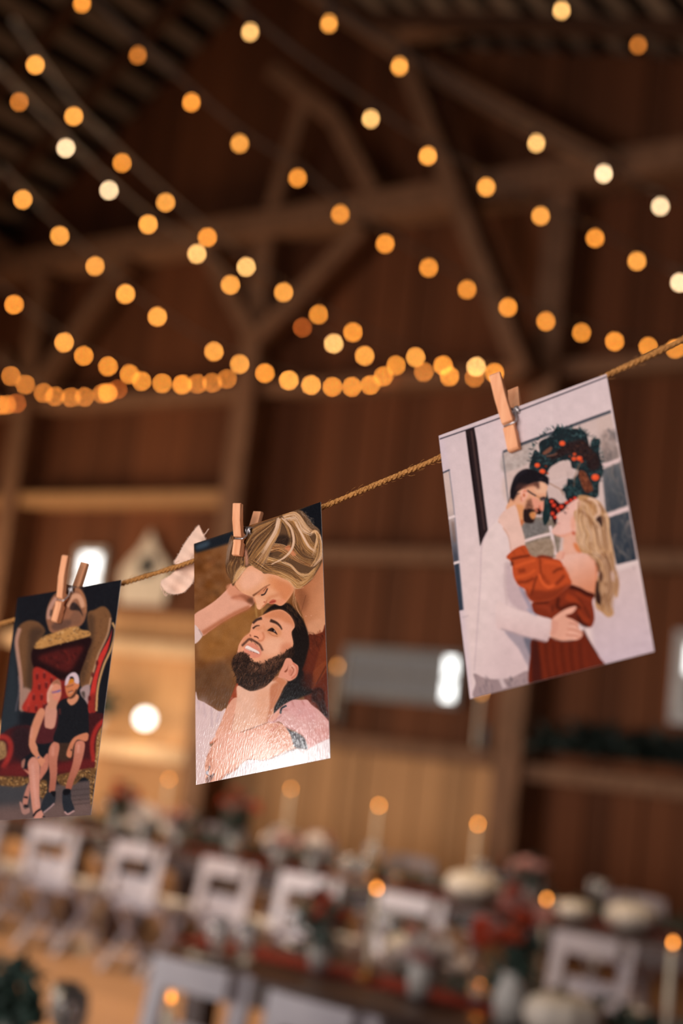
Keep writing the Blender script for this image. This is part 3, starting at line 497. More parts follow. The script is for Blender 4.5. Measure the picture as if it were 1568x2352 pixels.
    def lock(A, Bq, n, cols, w=9): c.hair(A, Bq, n, cols, w, 3, 7, .35, .85); c.hair(A, Bq, n//2, cols+D[:2], w*.55, 2, 10, .3, .9)
    lock([(195, 470), (150, 700), (125, 900)], [(370, 560), (350, 700), (372, 820)], 150, D+BR)
    lock([(350, 600), (480, 400), (660, 310), (800, 255)], [(430, 880), (550, 690), (690, 490), (805, 320)], 260, D+D+BR+G)
    lock([(430, 860), (560, 690), (700, 530), (790, 420)], [(560, 930), (660, 800), (740, 650), (800, 520)], 200, BR+G+G+D)
    lock([(880, 260), (960, 400), (980, 560), (930, 700), (780, 820)], [(960, 250), (1150, 480), (1210, 700), (1340, 860)], 280, D+BR+G)
    lock([(960, 280), (1080, 420), (1160, 640), (1340, 800)], [(1100, 170), (1210, 370), (1300, 560), (1410, 640)], 260, D[:2]+BR+G+G)
    lock([(1000, 700), (1150, 850), (1300, 910)], [(1040, 540), (1200, 740), (1390, 790)], 160, D+BR+G)
    f([(740, 560), (880, 470), (1000, 510), (1000, 580), (920, 640), (800, 660), (720, 760), (690, 700)], (38, 28, 25), 3, .8); c.dabs([(740, 560), (980, 500), (900, 650), (720, 740)], 60, [(70, 50, 38), (30, 22, 20), (96, 68, 48)], 90, 7, -.6, .4, .8, .4)
    lock([(640, 990), (760, 1000), (1000, 1110), (1110, 1205), (1300, 1080)], [(690, 780), (900, 850), (1100, 1010), (1260, 1020), (1410, 860)], 330, G+G+BR+[(222, 176, 120), (232, 190, 140)])
    lock([(600, 960), (760, 950), (960, 1010), (1120, 1130)], [(700, 850), (840, 860), (1040, 940), (1200, 1080)], 170, D+BR+G)
    lock([(690, 730), (860, 690), (1050, 810), (1270, 920)], [(760, 600), (940, 640), (1120, 820), (1330, 900)], 150, [(204, 142, 84), (176, 112, 62), (226, 176, 128), (110, 70, 42), (150, 96, 56)])
    c.hair([(430, 870), (520, 920), (640, 985), (820, 1020)], [(520, 800), (640, 880), (740, 960), (900, 1030)], 120, BR+G+D, 8, 3, 7, .4)
    lock([(830, 240), (800, 420), (700, 560), (600, 740), (470, 900)], [(880, 260), (840, 460), (740, 640), (680, 800), (600, 940)], 120, G+Lt+BR)
    c.hair([(828, 240), (790, 400), (700, 560), (600, 720)], [(862, 250), (820, 420), (730, 580), (640, 740)], 60, Lt+[(206, 164, 130)], 12, 3, 4, .4)
    lock([(900, 200), (1080, 165), (1220, 340), (1340, 440)], [(930, 270), (1080, 270), (1160, 430), (1290, 490)], 130, Lt+Lt+G)
    c.hair([(1280, 440), (1345, 405), (1400, 470), (1370, 600), (1330, 780)], [(1300, 470), (1340, 440), (1370, 500), (1345, 620), (1300, 760)], 40, Lt+G, 11, 4, 4, .5); lock([(1350, 430), (1400, 540), (1380, 740), (1280, 915)], [(1420, 480), (1442, 640), (1435, 800), (1330, 905)], 110, Lt+G)
    lock([(200, 790), (115, 930), (165, 1060), (215, 1175)], [(370, 770), (370, 900), (300, 1040), (240, 1120)], 170, D+D+BR+G); c.hair([(340, 900), (260, 1000), (190, 1160)], [(390, 930), (315, 1020), (235, 1120)], 90, G+Lt+[(222, 176, 120)], 10, 4, 6, .4)
    c.hair([(190, 500), (135, 680), (105, 870)], [(210, 560), (165, 720), (140, 890)], 34, [(150, 120, 100), (110, 84, 66), (180, 146, 120)], 9, 3, 8, .5, .6)
    f([(362, 640), (400, 700), (420, 860), (390, 900), (378, 780)], (206, 142, 118), 1.8, .8)
    f([(925, 660), (985, 618), (1030, 680), (1085, 745), (1040, 765), (960, 690)], (208, 130, 88), 1, .9); l([(945, 650), (1000, 640), (1050, 700)], 12, (160, 84, 54), .7, .8)
    c.hair([(878, 235), (990, 350), (1042, 540), (1000, 690), (890, 800), (740, 880)], [(900, 255), (1015, 365), (1062, 540), (1022, 690), (915, 800), (745, 885)], 70, Lt+Lt+[(204, 160, 128)], 9, 3, 4, .4)
    c.hair([(1060, 290), (1165, 480), (1255, 640), (1365, 720)], [(1075, 285), (1180, 475), (1270, 630), (1370, 705)], 30, Lt, 7, 3, 3, .4); c.hair([(900, 840), (1020, 895), (1130, 1005), (1290, 1000)], [(905, 850), (1025, 912), (1135, 1025), (1290, 1020)], 26, Lt+G, 7, 3, 4, .4); c.hair([(860, 1040), (1000, 1110), (1070, 1200), (1190, 1195)], [(870, 1050), (1005, 1125), (1075, 1212), (1190, 1205)], 26, G+Lt, 6, 3, 4, .4)
    c.dabs([(1120, 120), (1240, 180), (1410, 420), (1330, 400), (1240, 320)], 60, [(150, 130, 112), (110, 92, 80), (190, 162, 138)], 110, 5, .9, .4, .6, .7)
    l([(1060, 1190), (1040, 1400), (1060, 1480)], 9, (206, 150, 110), .5, .8, 4); l([(1070, 1200), (1060, 1400), (1150, 1600)], 8, (224, 170, 128), .5, .8, 4)
    l([(520, 1430), (540, 1620)], 26, (186, 138, 78), 1.2, .6); l([(610, 1470), (618, 1620)], 20, (170, 124, 70), 1.2, .6)
    # his face
    M()
    fp = [(560, 200), (700, 138), (830, 126), (950, 215), (1005, 350), (960, 440), (985, 600), (930, 690), (820, 760), (700, 900), (560, 1000), (300, 950), (160, 850), (205, 720), (236, 600), (300, 505), (380, 440), (412, 320), (475, 248)]
    f(fp, (230, 158, 120), .6); f([(560, 205), (700, 140), (840, 135), (960, 230), (1000, 350), (900, 330), (780, 250), (640, 240)], (206, 126, 84), 3, .8); f([(560, 560), (760, 500), (900, 600), (760, 740), (580, 740)], (238, 176, 142), 5, .85)
    f([(800, 300), (960, 330), (950, 440), (970, 600), (880, 560), (820, 430)], (234, 164, 130), 3, .7); f([(820, 600), (960, 600), (930, 700), (820, 760)], (204, 124, 90), 4, .7)
    f([(290, 520), (390, 440), (420, 500), (330, 600), (270, 640)], (226, 146, 106), 2, .8)
    f([(640, 380), (720, 340), (820, 420), (790, 490), (700, 490), (600, 420)], (214, 142, 98), 2.4, .8)
    f([(625, 412), (690, 372), (740, 420), (766, 472), (720, 440), (660, 420)], (52, 32, 27), .7); l([(700, 400), (730, 425)], 12, (200, 180, 170), .6, .9); l([(640, 430), (700, 480), (770, 490)], 10, (176, 104, 70), .9, .8); c.oval(704, 405, 16, 16, (24, 16, 16), .6)
    l([(425, 385), (470, 350), (520, 342)], 26, (62, 38, 30), .8, .95, 12); f([(440, 390), (520, 350), (560, 380), (500, 410)], (212, 134, 92), 2, .5)
    l([(425, 312), (480, 262), (550, 240)], 30, (58, 38, 32), 1, .95, 40); l([(665, 270), (750, 305), (800, 350), (828, 400)], 44, (58, 36, 28), 1, .95, 16)
    f([(385, 450), (460, 400), (540, 450), (566, 510), (540, 552), (480, 545), (400, 500)], (236, 158, 120), 1.4, .9); l([(560, 430), (580, 500), (550, 552), (500, 550)], 18, (192, 106, 70), 1.6, .75); l([(440, 492), (480, 500), (505, 522)], 18, (70, 34, 26), .8, .95, 10); l([(385, 465), (395, 495)], 14, (120, 62, 44), 1, .8); l([(570, 330), (590, 420)], 22, (204, 124, 82), 2.4, .6)
    f([(296, 690), (330, 610), (420, 580), (500, 640), (545, 700), (520, 775), (420, 790), (330, 745)], (222, 138, 112), 1.2)
    f([(318, 655), (350, 620), (430, 660), (505, 702), (512, 735), (440, 712), (380, 690)], (244, 222, 212), .6); c.dabs([(400, 690), (500, 720), (500, 735), (400, 705)], 6, [(70, 40, 36)], 14, 7, .6, .4); l([(330, 660), (410, 695), (500, 738)], 6, (150, 80, 66), .5, .7)
    l([(272, 625), (330, 570), (380, 530), (450, 560), (520, 610), (562, 690)], 30, (84, 52, 42), 1.2, .92, 26); c.dabs([(330, 560), (390, 520), (450, 550), (560, 650), (560, 690), (440, 590), (380, 560)], 40, [(44, 28, 24), (110, 70, 54)], 34, 7, .9, .4, .9, .3)
    br = [(132, 850), (190, 745), (270, 708), (350, 740), (400, 820), (460, 850), (560, 870), (680, 800), (840, 735), (950, 650), (1000, 700), (960, 790), (880, 860), (800, 950), (700, 1095), (560, 1225), (450, 1262), (300, 1225), (215, 1205), (192, 1050), (150, 950)]
    f(br, (52, 33, 25), 1.6, .95); f([(560, 860), (700, 800), (850, 740), (800, 860), (640, 960), (520, 960)], (120, 78, 56), 4, .6); f([(380, 860), (440, 880), (520, 980), (440, 960)], (196, 130, 96), 3, .5)
    c.dabs(br, 620, [(20, 14, 12), (28, 18, 15), (52, 34, 26), (20, 14, 12), (24, 16, 14), (112, 76, 56)], 66, 9, 1.9, .4, .8, .5)
    c.dabs([(200, 1190), (560, 1200), (500, 1290), (300, 1270)], 80, [(32, 22, 18), (60, 40, 30)], 60, 7, 1.6, .4, .8, .4)
    # ear and neck
    f([(215, 1215), (330, 1240), (480, 1270), (600, 1190), (720, 1080), (790, 1040), (900, 1110), (850, 1200), (790, 1330), (720, 1460), (640, 1660), (30, 1660), (60, 1500), (130, 1370), (205, 1330)], (230, 172, 142), .9)
    f([(720, 1090), (790, 1050), (900, 1120), (850, 1200), (800, 1320), (700, 1500), (640, 1640), (600, 1600), (700, 1380), (780, 1180)], (196, 118, 78), 2.4, .85); l([(700, 1110), (770, 1050)], 20, (150, 86, 56), 1.4, .8); l([(205, 1330), (210, 1500), (190, 1640)], 12, (204, 132, 100), 1.2, .7)
    c.dabs([(200, 1195), (560, 1210), (470, 1290), (300, 1260)], 90, [(36, 24, 20), (70, 48, 36)], 56, 7, 1.7, .4, .85, .4)
    f([(885, 800), (950, 800), (985, 850), (1050, 900), (1052, 980), (1020, 1060), (930, 1112), (860, 1075), (780, 1045), (840, 900)], (226, 150, 122), .7)
    l([(980, 860), (1035, 930), (1030, 1010), (960, 1080)], 22, (196, 108, 84), 1, .85); l([(950, 900), (990, 960), (950, 1040)], 14, (150, 78, 58), .8, .8); f([(860, 980), (900, 940), (915, 880), (905, 960), (880, 990)], (140, 72, 50), .8); l([(940, 920), (975, 900), (1000, 930)], 14, (240, 178, 150), .8, .8); f([(920, 970), (960, 950), (970, 1000), (930, 1040)], (206, 124, 98), 1, .8)
    # lower part: sleeves, forearms, hands
    B()
    f([(40, 195), (70, 225), (130, 250), (215, 300), (310, 352), (372, 318), (345, 450), (290, 590), (200, 700), (215, 760), (165, 860), (150, 960), (165, 1150), (40, 1180)], (223, 192, 186), .7)
    for q in ([(130, 250), (150, 420)], [(215, 300), (220, 520)], [(310, 350), (270, 470)], [(70, 230), (80, 330)]): l(q, 22, (192, 164, 168), 1.6, .7)
    f([(70, 240), (180, 300), (150, 700), (60, 900)], (214, 182, 180), 8, .6)
    f([(430, 190), (500, 40), (503, 215), (400, 275)], (156, 66, 36), .9)
    f([(500, 205), (440, 222), (372, 335), (320, 470), (262, 620), (440, 590), (470, 420), (490, 300)], (224, 156, 126), .7); l([(440, 570), (450, 480), (470, 380)], 10, (150, 84, 60), .8, .7)
    f([(500, 70), (640, 130), (800, 90), (900, 40), (960, 60), (920, 200), (870, 340), (830, 478), (700, 520), (520, 590), (440, 565), (465, 400), (492, 220)], (231, 178, 150), 1.2)
    f([(700, 160), (860, 100), (860, 320), (800, 480), (740, 480)], (226, 160, 124), 6, .7); f([(860, 80), (960, 40), (930, 190), (880, 330), (840, 450), (810, 470), (850, 300)], (186, 108, 70), 2, .8)
    fo = [(262, 620), (330, 585), (400, 572), (530, 582), (700, 525), (840, 472), (960, 482), (1050, 540), (1100, 690), (1135, 745), (900, 845), (780, 885), (640, 872), (560, 905), (500, 965), (380, 1045), (280, 1120), (160, 1150), (150, 1010), (143, 950), (165, 850), (210, 745), (270, 665), (200, 700)]
    f(fo, (228, 162, 134), .7); f([(900, 490), (1040, 540), (1100, 700), (1130, 740), (900, 840), (820, 700)], (204, 128, 88), 5, .7); f([(300, 640), (600, 620), (700, 760), (420, 900), (260, 900)], (230, 166, 142), 8, .7)
    l([(200, 698), (250, 680), (290, 650)], 22, (206, 110, 76), 1, .8, 8); l([(530, 580), (700, 522), (840, 470)], 10, (150, 92, 68), .8, .7); l([(600, 880), (760, 890), (900, 850), (1100, 760)], 14, (150, 86, 62), 1, .7)
    for q in ([(165, 850), (200, 800), (215, 750)], [(150, 950), (190, 930), (215, 860)], [(190, 1100), (250, 1030)], [(280, 1110), (380, 1030), (520, 950)]): l(q, 12, (176, 100, 72), .9, .8)
    f([(170, 860), (215, 860), (240, 1000), (180, 980)], (206, 134, 104), 2.4, .7); l([(185, 960), (200, 950), (180, 1000), (160, 1030), (210, 1060), (245, 1030)], 9, (84, 78, 84), .5, .9); c.oval(170, 1020, 18, 22, (190, 190, 200), .6, .85)
    f([(160, 1080), (240, 1030), (240, 1060), (200, 1120), (160, 1130)], (90, 52, 42), 1, .7)
    f([(420, 1020), (480, 980), (510, 1040), (515, 1080), (450, 1090)], (206, 128, 102), .9); f([(465, 1040), (505, 1030), (512, 1070), (475, 1080)], (222, 172, 166), .8); l([(385, 1040), (420, 1090)], 22, (60, 44, 46), 1, .8)
    hnd = [(832, 462), (862, 412), (950, 325), (1015, 272), (1110, 225), (1190, 228), (1260, 225), (1310, 280), (1400, 350), (1480, 440), (1515, 500), (1520, 680), (1400, 692), (1280, 780), (1235, 640), (1150, 575), (1030, 525), (960, 465), (885, 482)]
    f(hnd, (216, 160, 152), .8); f([(1060, 260), (1240, 250), (1380, 380), (1300, 460), (1080, 380)], (214, 152, 148), 4, .7); f([(1240, 620), (1460, 500), (1500, 640), (1300, 740)], (206, 140, 130), 5, .8)
    for q in ([(1200, 230), (1230, 290)], [(1090, 240), (1120, 300)], [(960, 330), (1050, 340)], [(880, 470), (980, 400)], [(1030, 520), (1150, 570), (1230, 640)]): l(q, 14, (180, 110, 102), 1.4, .7)
    f([(840, 450), (900, 380), (950, 340), (960, 380), (900, 450)], (222, 150, 122), 1, .8); l([(968, 375), (982, 318), (1035, 288)], 20, (20, 22, 30), .6); l([(860, 570), (920, 520), (960, 470)], 20, (198, 112, 94), 2, .7)
    tat = [(1030, 525), (1080, 565), (1150, 590), (1225, 640), (1250, 700), (1260, 762), (1130, 742), (1105, 690), (1080, 610)]
    f(tat, (50, 38, 42), .9, noise=14, ns=2); c.dabs(tat, 60, [(24, 22, 28), (96, 80, 82), (70, 40, 42), (130, 118, 120)], 24, 8, None, .5)
    f([(500, 980), (520, 945), (600, 885), (700, 880), (780, 895), (900, 858), (1130, 765), (1255, 770), (1300, 745), (1400, 692), (1530, 660), (1530, 900), (380, 1110)], (226, 208, 206), .9)
    f([(640, 1040), (900, 930), (1150, 850), (1240, 820), (1250, 900), (900, 1000)], (240, 236, 234), 5, .8); l([(900, 860), (1130, 768), (1250, 775)], 20, (160, 156, 158), 1.6, .7); l([(520, 1010), (700, 900), (840, 890)], 12, (190, 170, 176), 1.4, .7); l([(1265, 790), (1255, 900)], 30, (206, 190, 188), 3, .6)  # near-white patch paints in the gloss shine at the print's lower end
    return c.grain(4.5)

def paint_big_chair_couple():
    c = Canvas(-40, 1325, 286, 1894, 1.4, (26, 27, 32)); f, l = c.fill, c.line
    t = lambda: c.frame(0, 1330, 5.407); b = lambda: c.frame(0, 1600, 6.031); h = lambda: c.frame(60, 1500, 8.711)
    t()
    f([(180, 300), (120, 900), (0, 1622), (-220, 1900), (-220, 3000), (150, 3000), (240, 1622), (200, 900)], (46, 54, 60), 6, .8)  # bluish veil paints in the reflection haze down the print's left side
    l([(230, 1200), (235, 1400), (195, 1640)], 20, (92, 86, 92), 1, .8)
    # head ornament
    egg = [(575, 460), (610, 300), (690, 180), (850, 100), (980, 105), (1060, 230), (1075, 420), (1010, 570), (850, 620), (650, 670), (590, 570)]
    f(egg, (146, 96, 70), 1); l([(600, 500), (620, 360), (700, 230)], 50, (196, 146, 126), 1.3, .9); l([(640, 380), (625, 460)], 30, (70, 54, 46), 1.4, .8)
    l([(830, 340), (890, 230), (980, 220), (1040, 350)], 64, (214, 158, 124), 1.2, .95); f([(870, 380), (880, 310), (930, 290), (1000, 370), (1030, 470), (980, 400)], (48, 38, 36), 1.2); f([(900, 420), (980, 400), (1000, 540), (860, 560)], (126, 86, 66), 2, .8); f([(650, 560), (850, 500), (870, 580), (680, 640)], (92, 66, 56), 2.4, .8)
    l([(800, 150), (960, 130), (1050, 250), (1060, 420)], 26, (170, 112, 76), 1.2, .8)
    # wings
    f([(195, 800), (205, 660), (255, 565), (360, 515), (480, 540), (560, 640), (500, 740), (430, 850), (415, 1100), (390, 1380), (300, 1345), (250, 1150)], (112, 76, 50), 1.2); f([(380, 620), (560, 640), (440, 840), (420, 1380), (330, 1360), (350, 900)], (66, 48, 38), 5, .8)
    l([(262, 1630), (268, 1380), (250, 1150), (222, 950), (205, 770), (245, 610)], 46, (186, 138, 118), 1.2, .9); f([(270, 1360), (390, 1385), (350, 1480), (310, 1622), (250, 1622)], (160, 124, 108), 2)
    f([(1085, 440), (1180, 380), (1280, 338), (1350, 390), (1382, 500), (1340, 680), (1240, 900), (1180, 1100), (1115, 1320), (1010, 1340), (1000, 1150), (1080, 900), (1115, 730)], (122, 82, 52), 1.2); f([(1090, 460), (1170, 480), (1160, 780), (1080, 1130), (1020, 1330), (1000, 1150), (1090, 860)], (76, 54, 40), 4, .8)
    l([(1372, 480), (1335, 690), (1225, 930), (1160, 1150), (1110, 1320)], 26, (182, 136, 102), 1, .9); c.dabs([(1120, 460), (1360, 420), (1200, 1100), (1040, 1250)], 60, [(90, 60, 40), (140, 96, 60), (64, 46, 36)], 30, 14, None, 1, .6)
    f([(1000, 1360), (1110, 1310), (1115, 1450), (1090, 1560), (1010, 1450)], (168, 140, 136), 1.4); f([(1010, 1410), (1050, 1400), (1050, 1490)], (80, 66, 60), 1.6)
    f([(1395, 610), (1350, 740), (1230, 960), (1200, 1100), (1140, 1300), (1095, 1640), (1190, 1640), (1205, 1300), (1262, 1060), (1345, 850)], (198, 54, 46), 1); f([(1120, 1440), (1195, 1440), (1190, 1640), (1090, 1640)], (130, 40, 34), 3, .8)
    l([(1395, 540), (1430, 640), (1385, 850), (1285, 1080), (1215, 1350), (1195, 1640)], 26, (196, 148, 98), .8); l([(1372, 830), (1262, 1080), (1195, 1350), (1172, 1640)], 10, (86, 50, 40), .9, .8)
    for x, y in ((1205, 1040), (1150, 1190), (1110, 1480)): c.oval(x, y, 18, 34, (80, 24, 24), 1.2, .8)
    # carved gold rail and dark back
    f([(405, 870), (640, 830), (1110, 725), (1085, 920), (1010, 1130), (980, 1180), (870, 1170), (760, 1260), (560, 1140), (415, 1090)], (34, 18, 20), 1.4); f([(480, 960), (1000, 830), (980, 960), (850, 1150), (640, 1080)], (86, 30, 28), 4, .9)
    c.dabs([(500, 960), (980, 860), (850, 1130), (650, 1070)], 40, [(116, 40, 34), (46, 20, 20), (60, 24, 24)], 50, 26, 1.2, 1.6, .6)
    rail = [(425, 850), (520, 725), (700, 660), (830, 610), (950, 588), (1010, 630), (1100, 645), (1122, 700), (1000, 742), (800, 790), (640, 832), (520, 862)]
    f(rail, (188, 134, 76), 1); c.dabs(rail, 90, [(224, 180, 126), (120, 80, 46), (206, 150, 86), (84, 60, 44)], 40, 16, -.3, .8, .8)
    # red tufted back
    f([(420, 1105), (560, 1130), (760, 1260), (830, 1290), (830, 1640), (300, 1640), (350, 1450), (400, 1350)], (164, 48, 38), 1.4); f([(760, 1270), (820, 1290), (820, 1600), (740, 1560)], (110, 32, 32), 3, .8)
    for x, y in ((460, 1190), (550, 1180), (488, 1320), (575, 1300), (418, 1450), (515, 1450), (450, 1590), (545, 1570), (640, 1240), (350, 1590)): c.oval(x, y+20, 18, 42, (92, 30, 30), 1.2, .85); c.oval(x, y-18, 12, 10, (190, 100, 90), 1, .5)
    l([(330, 1640), (380, 1420)], 40, (206, 66, 54), 3, .7)
    # sofa base
    b()
    f([(-240, 640), (0, 540), (120, 450), (300, 400), (460, 450), (460, 850), (400, 1060), (330, 1110), (-240, 1110)], (72, 29, 31), 1.6); f([(180, 430), (430, 450), (420, 850), (300, 900), (170, 800)], (40, 30, 34), 6, .8)
    l([(-120, 610), (20, 555), (120, 600), (150, 720), (110, 860), (40, 990)], 74, (166, 50, 44), 2, .85); f([(-200, 640), (40, 620), (85, 720), (60, 850), (-200, 900)], (156, 118, 78), 1.6); c.dabs([(-60, 640), (60, 640), (70, 840), (-60, 860)], 30, [(90, 66, 44), (190, 150, 100)], 40, 16, None, 1)
    f([(60, 960), (330, 930), (400, 1090), (0, 1090)], (112, 36, 36), 4, .7)
    f([(1210, 260), (1380, 228), (1450, 290), (1430, 700), (1330, 990), (1100, 1030), (790, 1070), (790, 640), (1180, 600)], (66, 27, 29), 1.6); f([(800, 640), (1040, 640), (1000, 860), (820, 880)], (62, 46, 36), 3, .9); f([(820, 930), (1300, 860), (1300, 990), (820, 1060)], (112, 34, 34), 4, .7)
    l([(1450, 320), (1350, 420), (1290, 560), (1275, 720), (1300, 900)], 62, (170, 46, 40), 1.8, .9); f([(1440, 400), (1360, 500), (1330, 640), (1320, 940), (1300, 1010), (1350, 1010), (1400, 700)], (166, 122, 72), 1.2); c.dabs([(1430, 420), (1340, 560), (1310, 990), (1350, 980)], 50, [(90, 62, 40), (214, 176, 126), (120, 84, 50)], 36, 16, None, .8)
    # floor
    f([(-240, 1190), (200, 1220), (700, 1230), (1330, 1150), (1300, 1700), (-240, 1900)], (88, 74, 72), 2, smooth=False); f([(-240, 1200), (420, 1240), (420, 1500), (-240, 1560)], (60, 62, 66), 8, .8); f([(-240, 1560), (600, 1480), (1300, 1440), (1300, 1700), (-240, 1900)], (112, 88, 82), 8, .8)
    for y in (1300, 1380, 1440, 1500): l([(980, y), (1260, y-30)], 9, (56, 46, 46), 1.2, .7)
    f([(420, 1100), (700, 1080), (720, 1300), (560, 1400), (430, 1300)], (44, 36, 34), 5, .8)
    for P in ([(-200, 1110), (380, 1115), (390, 1190), (210, 1250), (-200, 1190)], [(785, 1100), (960, 1050), (1300, 985), (1335, 1090), (1260, 1160), (1150, 1115), (1040, 1215), (900, 1240), (815, 1200)], [(1250, 1080), (1320, 1060), (1290, 1500), (1255, 1480)], [(550, 1180), (650, 1180), (620, 1400), (560, 1380)]):
        f(P, (116, 80, 46), 1.4, .9); c.dabs(P, 60, [(176, 130, 76), (70, 50, 36), (206, 160, 104), (50, 38, 32)], 40, 17, None, .8)
    # legs, shorts and shoes
    f([(300, 880), (420, 780), (500, 640), (720, 620), (710, 780), (600, 810), (430, 860), (390, 980), (315, 1000)], (26, 28, 33), 1.2); f([(300, 900), (350, 860), (330, 980), (300, 980)], (196, 128, 108), 1, .8)
    f([(325, 1390), (400, 1190), (410, 1330), (370, 1510), (320, 1500)], (186, 122, 104), 1); f([(320, 1000), (400, 1040), (400, 1080)], (190, 120, 98), 1)
    f([(560, 960), (600, 850), (665, 790), (668, 980), (600, 1100), (550, 1150)], (192, 118, 96), 1)
    f([(680, 720), (740, 628), (800, 640), (825, 700), (795, 880), (792, 1060), (750, 1340), (680, 1325), (690, 1100), (668, 880)], (196, 122, 98), 1, to=(170, 100, 80), ax=[(740, 700), (720, 1300)])
    f([(1040, 660), (1100, 608), (1172, 640), (1160, 790), (1100, 1000), (1030, 1150), (980, 1290), (908, 1270), (960, 1080), (1010, 900)], (198, 124, 100), 1, to=(162, 92, 72), ax=[(1100, 700), (960, 1280)]); l([(1090, 660), (1080, 780)], 30, (226, 160, 138), 2, .7); l([(735, 680), (730, 820)], 30, (222, 156, 134), 2, .6)
    f([(385, 930), (430, 850), (490, 840), (545, 930), (552, 1080), (545, 1350), (556, 1570), (470, 1640), (420, 1350), (400, 1090)], (206, 138, 116), 1); l([(450, 930), (470, 1200), (510, 1540)], 40, (222, 160, 142), 2.4, .7)
    f([(405, 650), (490, 640), (545, 800), (625, 880), (600, 930), (565, 970), (500, 850), (430, 760)], (208, 134, 102), .9); l([(520, 855), (550, 830)], 16, (70, 80, 110), .8)
    f([(640, 1350), (700, 1325), (765, 1320), (752, 1480), (610, 1615), (560, 1560), (590, 1440)], (42, 45, 51), 1); l([(600, 1612), (690, 1540), (752, 1480)], 22, (172, 138, 134), .9); f([(700, 1320), (770, 1315), (750, 1390)], (22, 22, 26), 1)
    f([(878, 1300), (970, 1290), (985, 1420), (1032, 1575), (950, 1632), (890, 1590), (862, 1450)], (40, 43, 49), 1); l([(892, 1590), (940, 1628), (1030, 1580)], 24, (186, 144, 138), .9); f([(880, 1290), (970, 1285), (960, 1350), (880, 1360)], (20, 20, 24), 1)
    f([(270, 1460), (310, 1480), (340, 1560), (400, 1540), (410, 1600), (340, 1635), (300, 1600)], (170, 124, 112), 1); l([(330, 1390), (385, 1400)], 26, (30, 28, 32), 1); l([(330, 1510), (390, 1520)], 36, (30, 28, 32), 1.2); f([(470, 1640), (560, 1570), (600, 1640), (560, 1700), (480, 1690)], (206, 140, 120), 1); l([(460, 1660), (500, 1600), (560, 1560)], 26, (24, 22, 26), .9); l([(590, 1660), (620, 1670)], 20, (24, 22, 26), .9)
    # upper bodies
    h()
    f([(360, 1080), (430, 1000), (600, 1000), (680, 1200), (650, 1500), (560, 1760), (200, 1800), (270, 1500), (330, 1300)], (80, 34, 37), 1.2)
    f([(400, 1060), (600, 1060), (612, 1250), (560, 1490), (430, 1505), (368, 1430)], (204, 142, 120), 1); f([(440, 1090), (425, 860), (480, 660), (560, 560), (640, 525), (692, 620), (692, 850), (640, 980), (600, 1090), (500, 1120)], (204, 142, 114), 1)
    f([(560, 560), (650, 525), (695, 640), (640, 640), (540, 640)], (140, 86, 62), 2, .7); f([(520, 680), (600, 610), (690, 680), (690, 850), (620, 960), (540, 920)], (216, 140, 112), 1.4); l([(440, 980), (440, 800), (520, 640)], 40, (224, 176, 156), 1.6, .8)
    l([(515, 790), (600, 775), (692, 740)], 40, (124, 88, 130), 1, .8); l([(620, 780), (680, 755)], 22, (90, 110, 170), .8, .7); l([(560, 900), (630, 890)], 26, (226, 130, 116), 1, .8)
    f([(128, 1390), (200, 1220), (280, 1105), (360, 1125), (372, 1230), (290, 1450), (200, 1720), (190, 1800), (230, 1916), (100, 1916), (55, 1800), (85, 1550)], (208, 136, 104), 1); l([(120, 1480), (90, 1700)], 40, (216, 150, 130), 2, .7)
    f([(610, 1080), (690, 950), (820, 900), (1050, 855), (1180, 950), (1232, 1100), (1255, 1450), (1220, 1640), (980, 1700), (860, 1790), (650, 1790), (540, 1720), (620, 1450), (640, 1250)], (27, 28, 32), 1)
    f([(650, 1120), (685, 1110), (690, 1220), (655, 1220)], (80, 36, 36), 1.2)
    f([(820, 930), (990, 820), (1055, 880), (990, 1000), (890, 1042)], (212, 140, 104), 1); f([(785, 660), (860, 560), (960, 555), (1055, 600), (1062, 660), (1020, 740), (990, 830), (900, 905), (830, 860), (792, 770)], (208, 124, 80), 1)
    f([(830, 870), (880, 880), (950, 810), (1000, 720), (1020, 760), (960, 880), (870, 918)], (66, 40, 32), 1.2, .9); l([(840, 790), (890, 770), (940, 750)], 22, (90, 50, 40), 1, .8); l([(850, 805), (930, 775)], 12, (230, 190, 170), .8, .8); l([(800, 680), (870, 660), (950, 630)], 22, (110, 66, 50), 1, .7)
    f([(776, 650), (800, 500), (880, 410), (980, 388), (1048, 470), (1055, 610), (970, 590), (950, 490), (890, 480), (845, 600)], (212, 184, 190), .9); f([(850, 610), (870, 530), (930, 505), (955, 575)], (206, 124, 40), 1); c.oval(905, 490, 34, 20, (34, 28, 34), .9)
    b()
    f([(1030, 562), (1200, 500), (1225, 560), (1190, 620), (1075, 600), (1015, 690), (985, 840), (920, 815), (950, 690)], (202, 124, 90), 1); c.oval(988, 738, 12, 16, (80, 50, 44), .8)
    return c.grain(4.5)
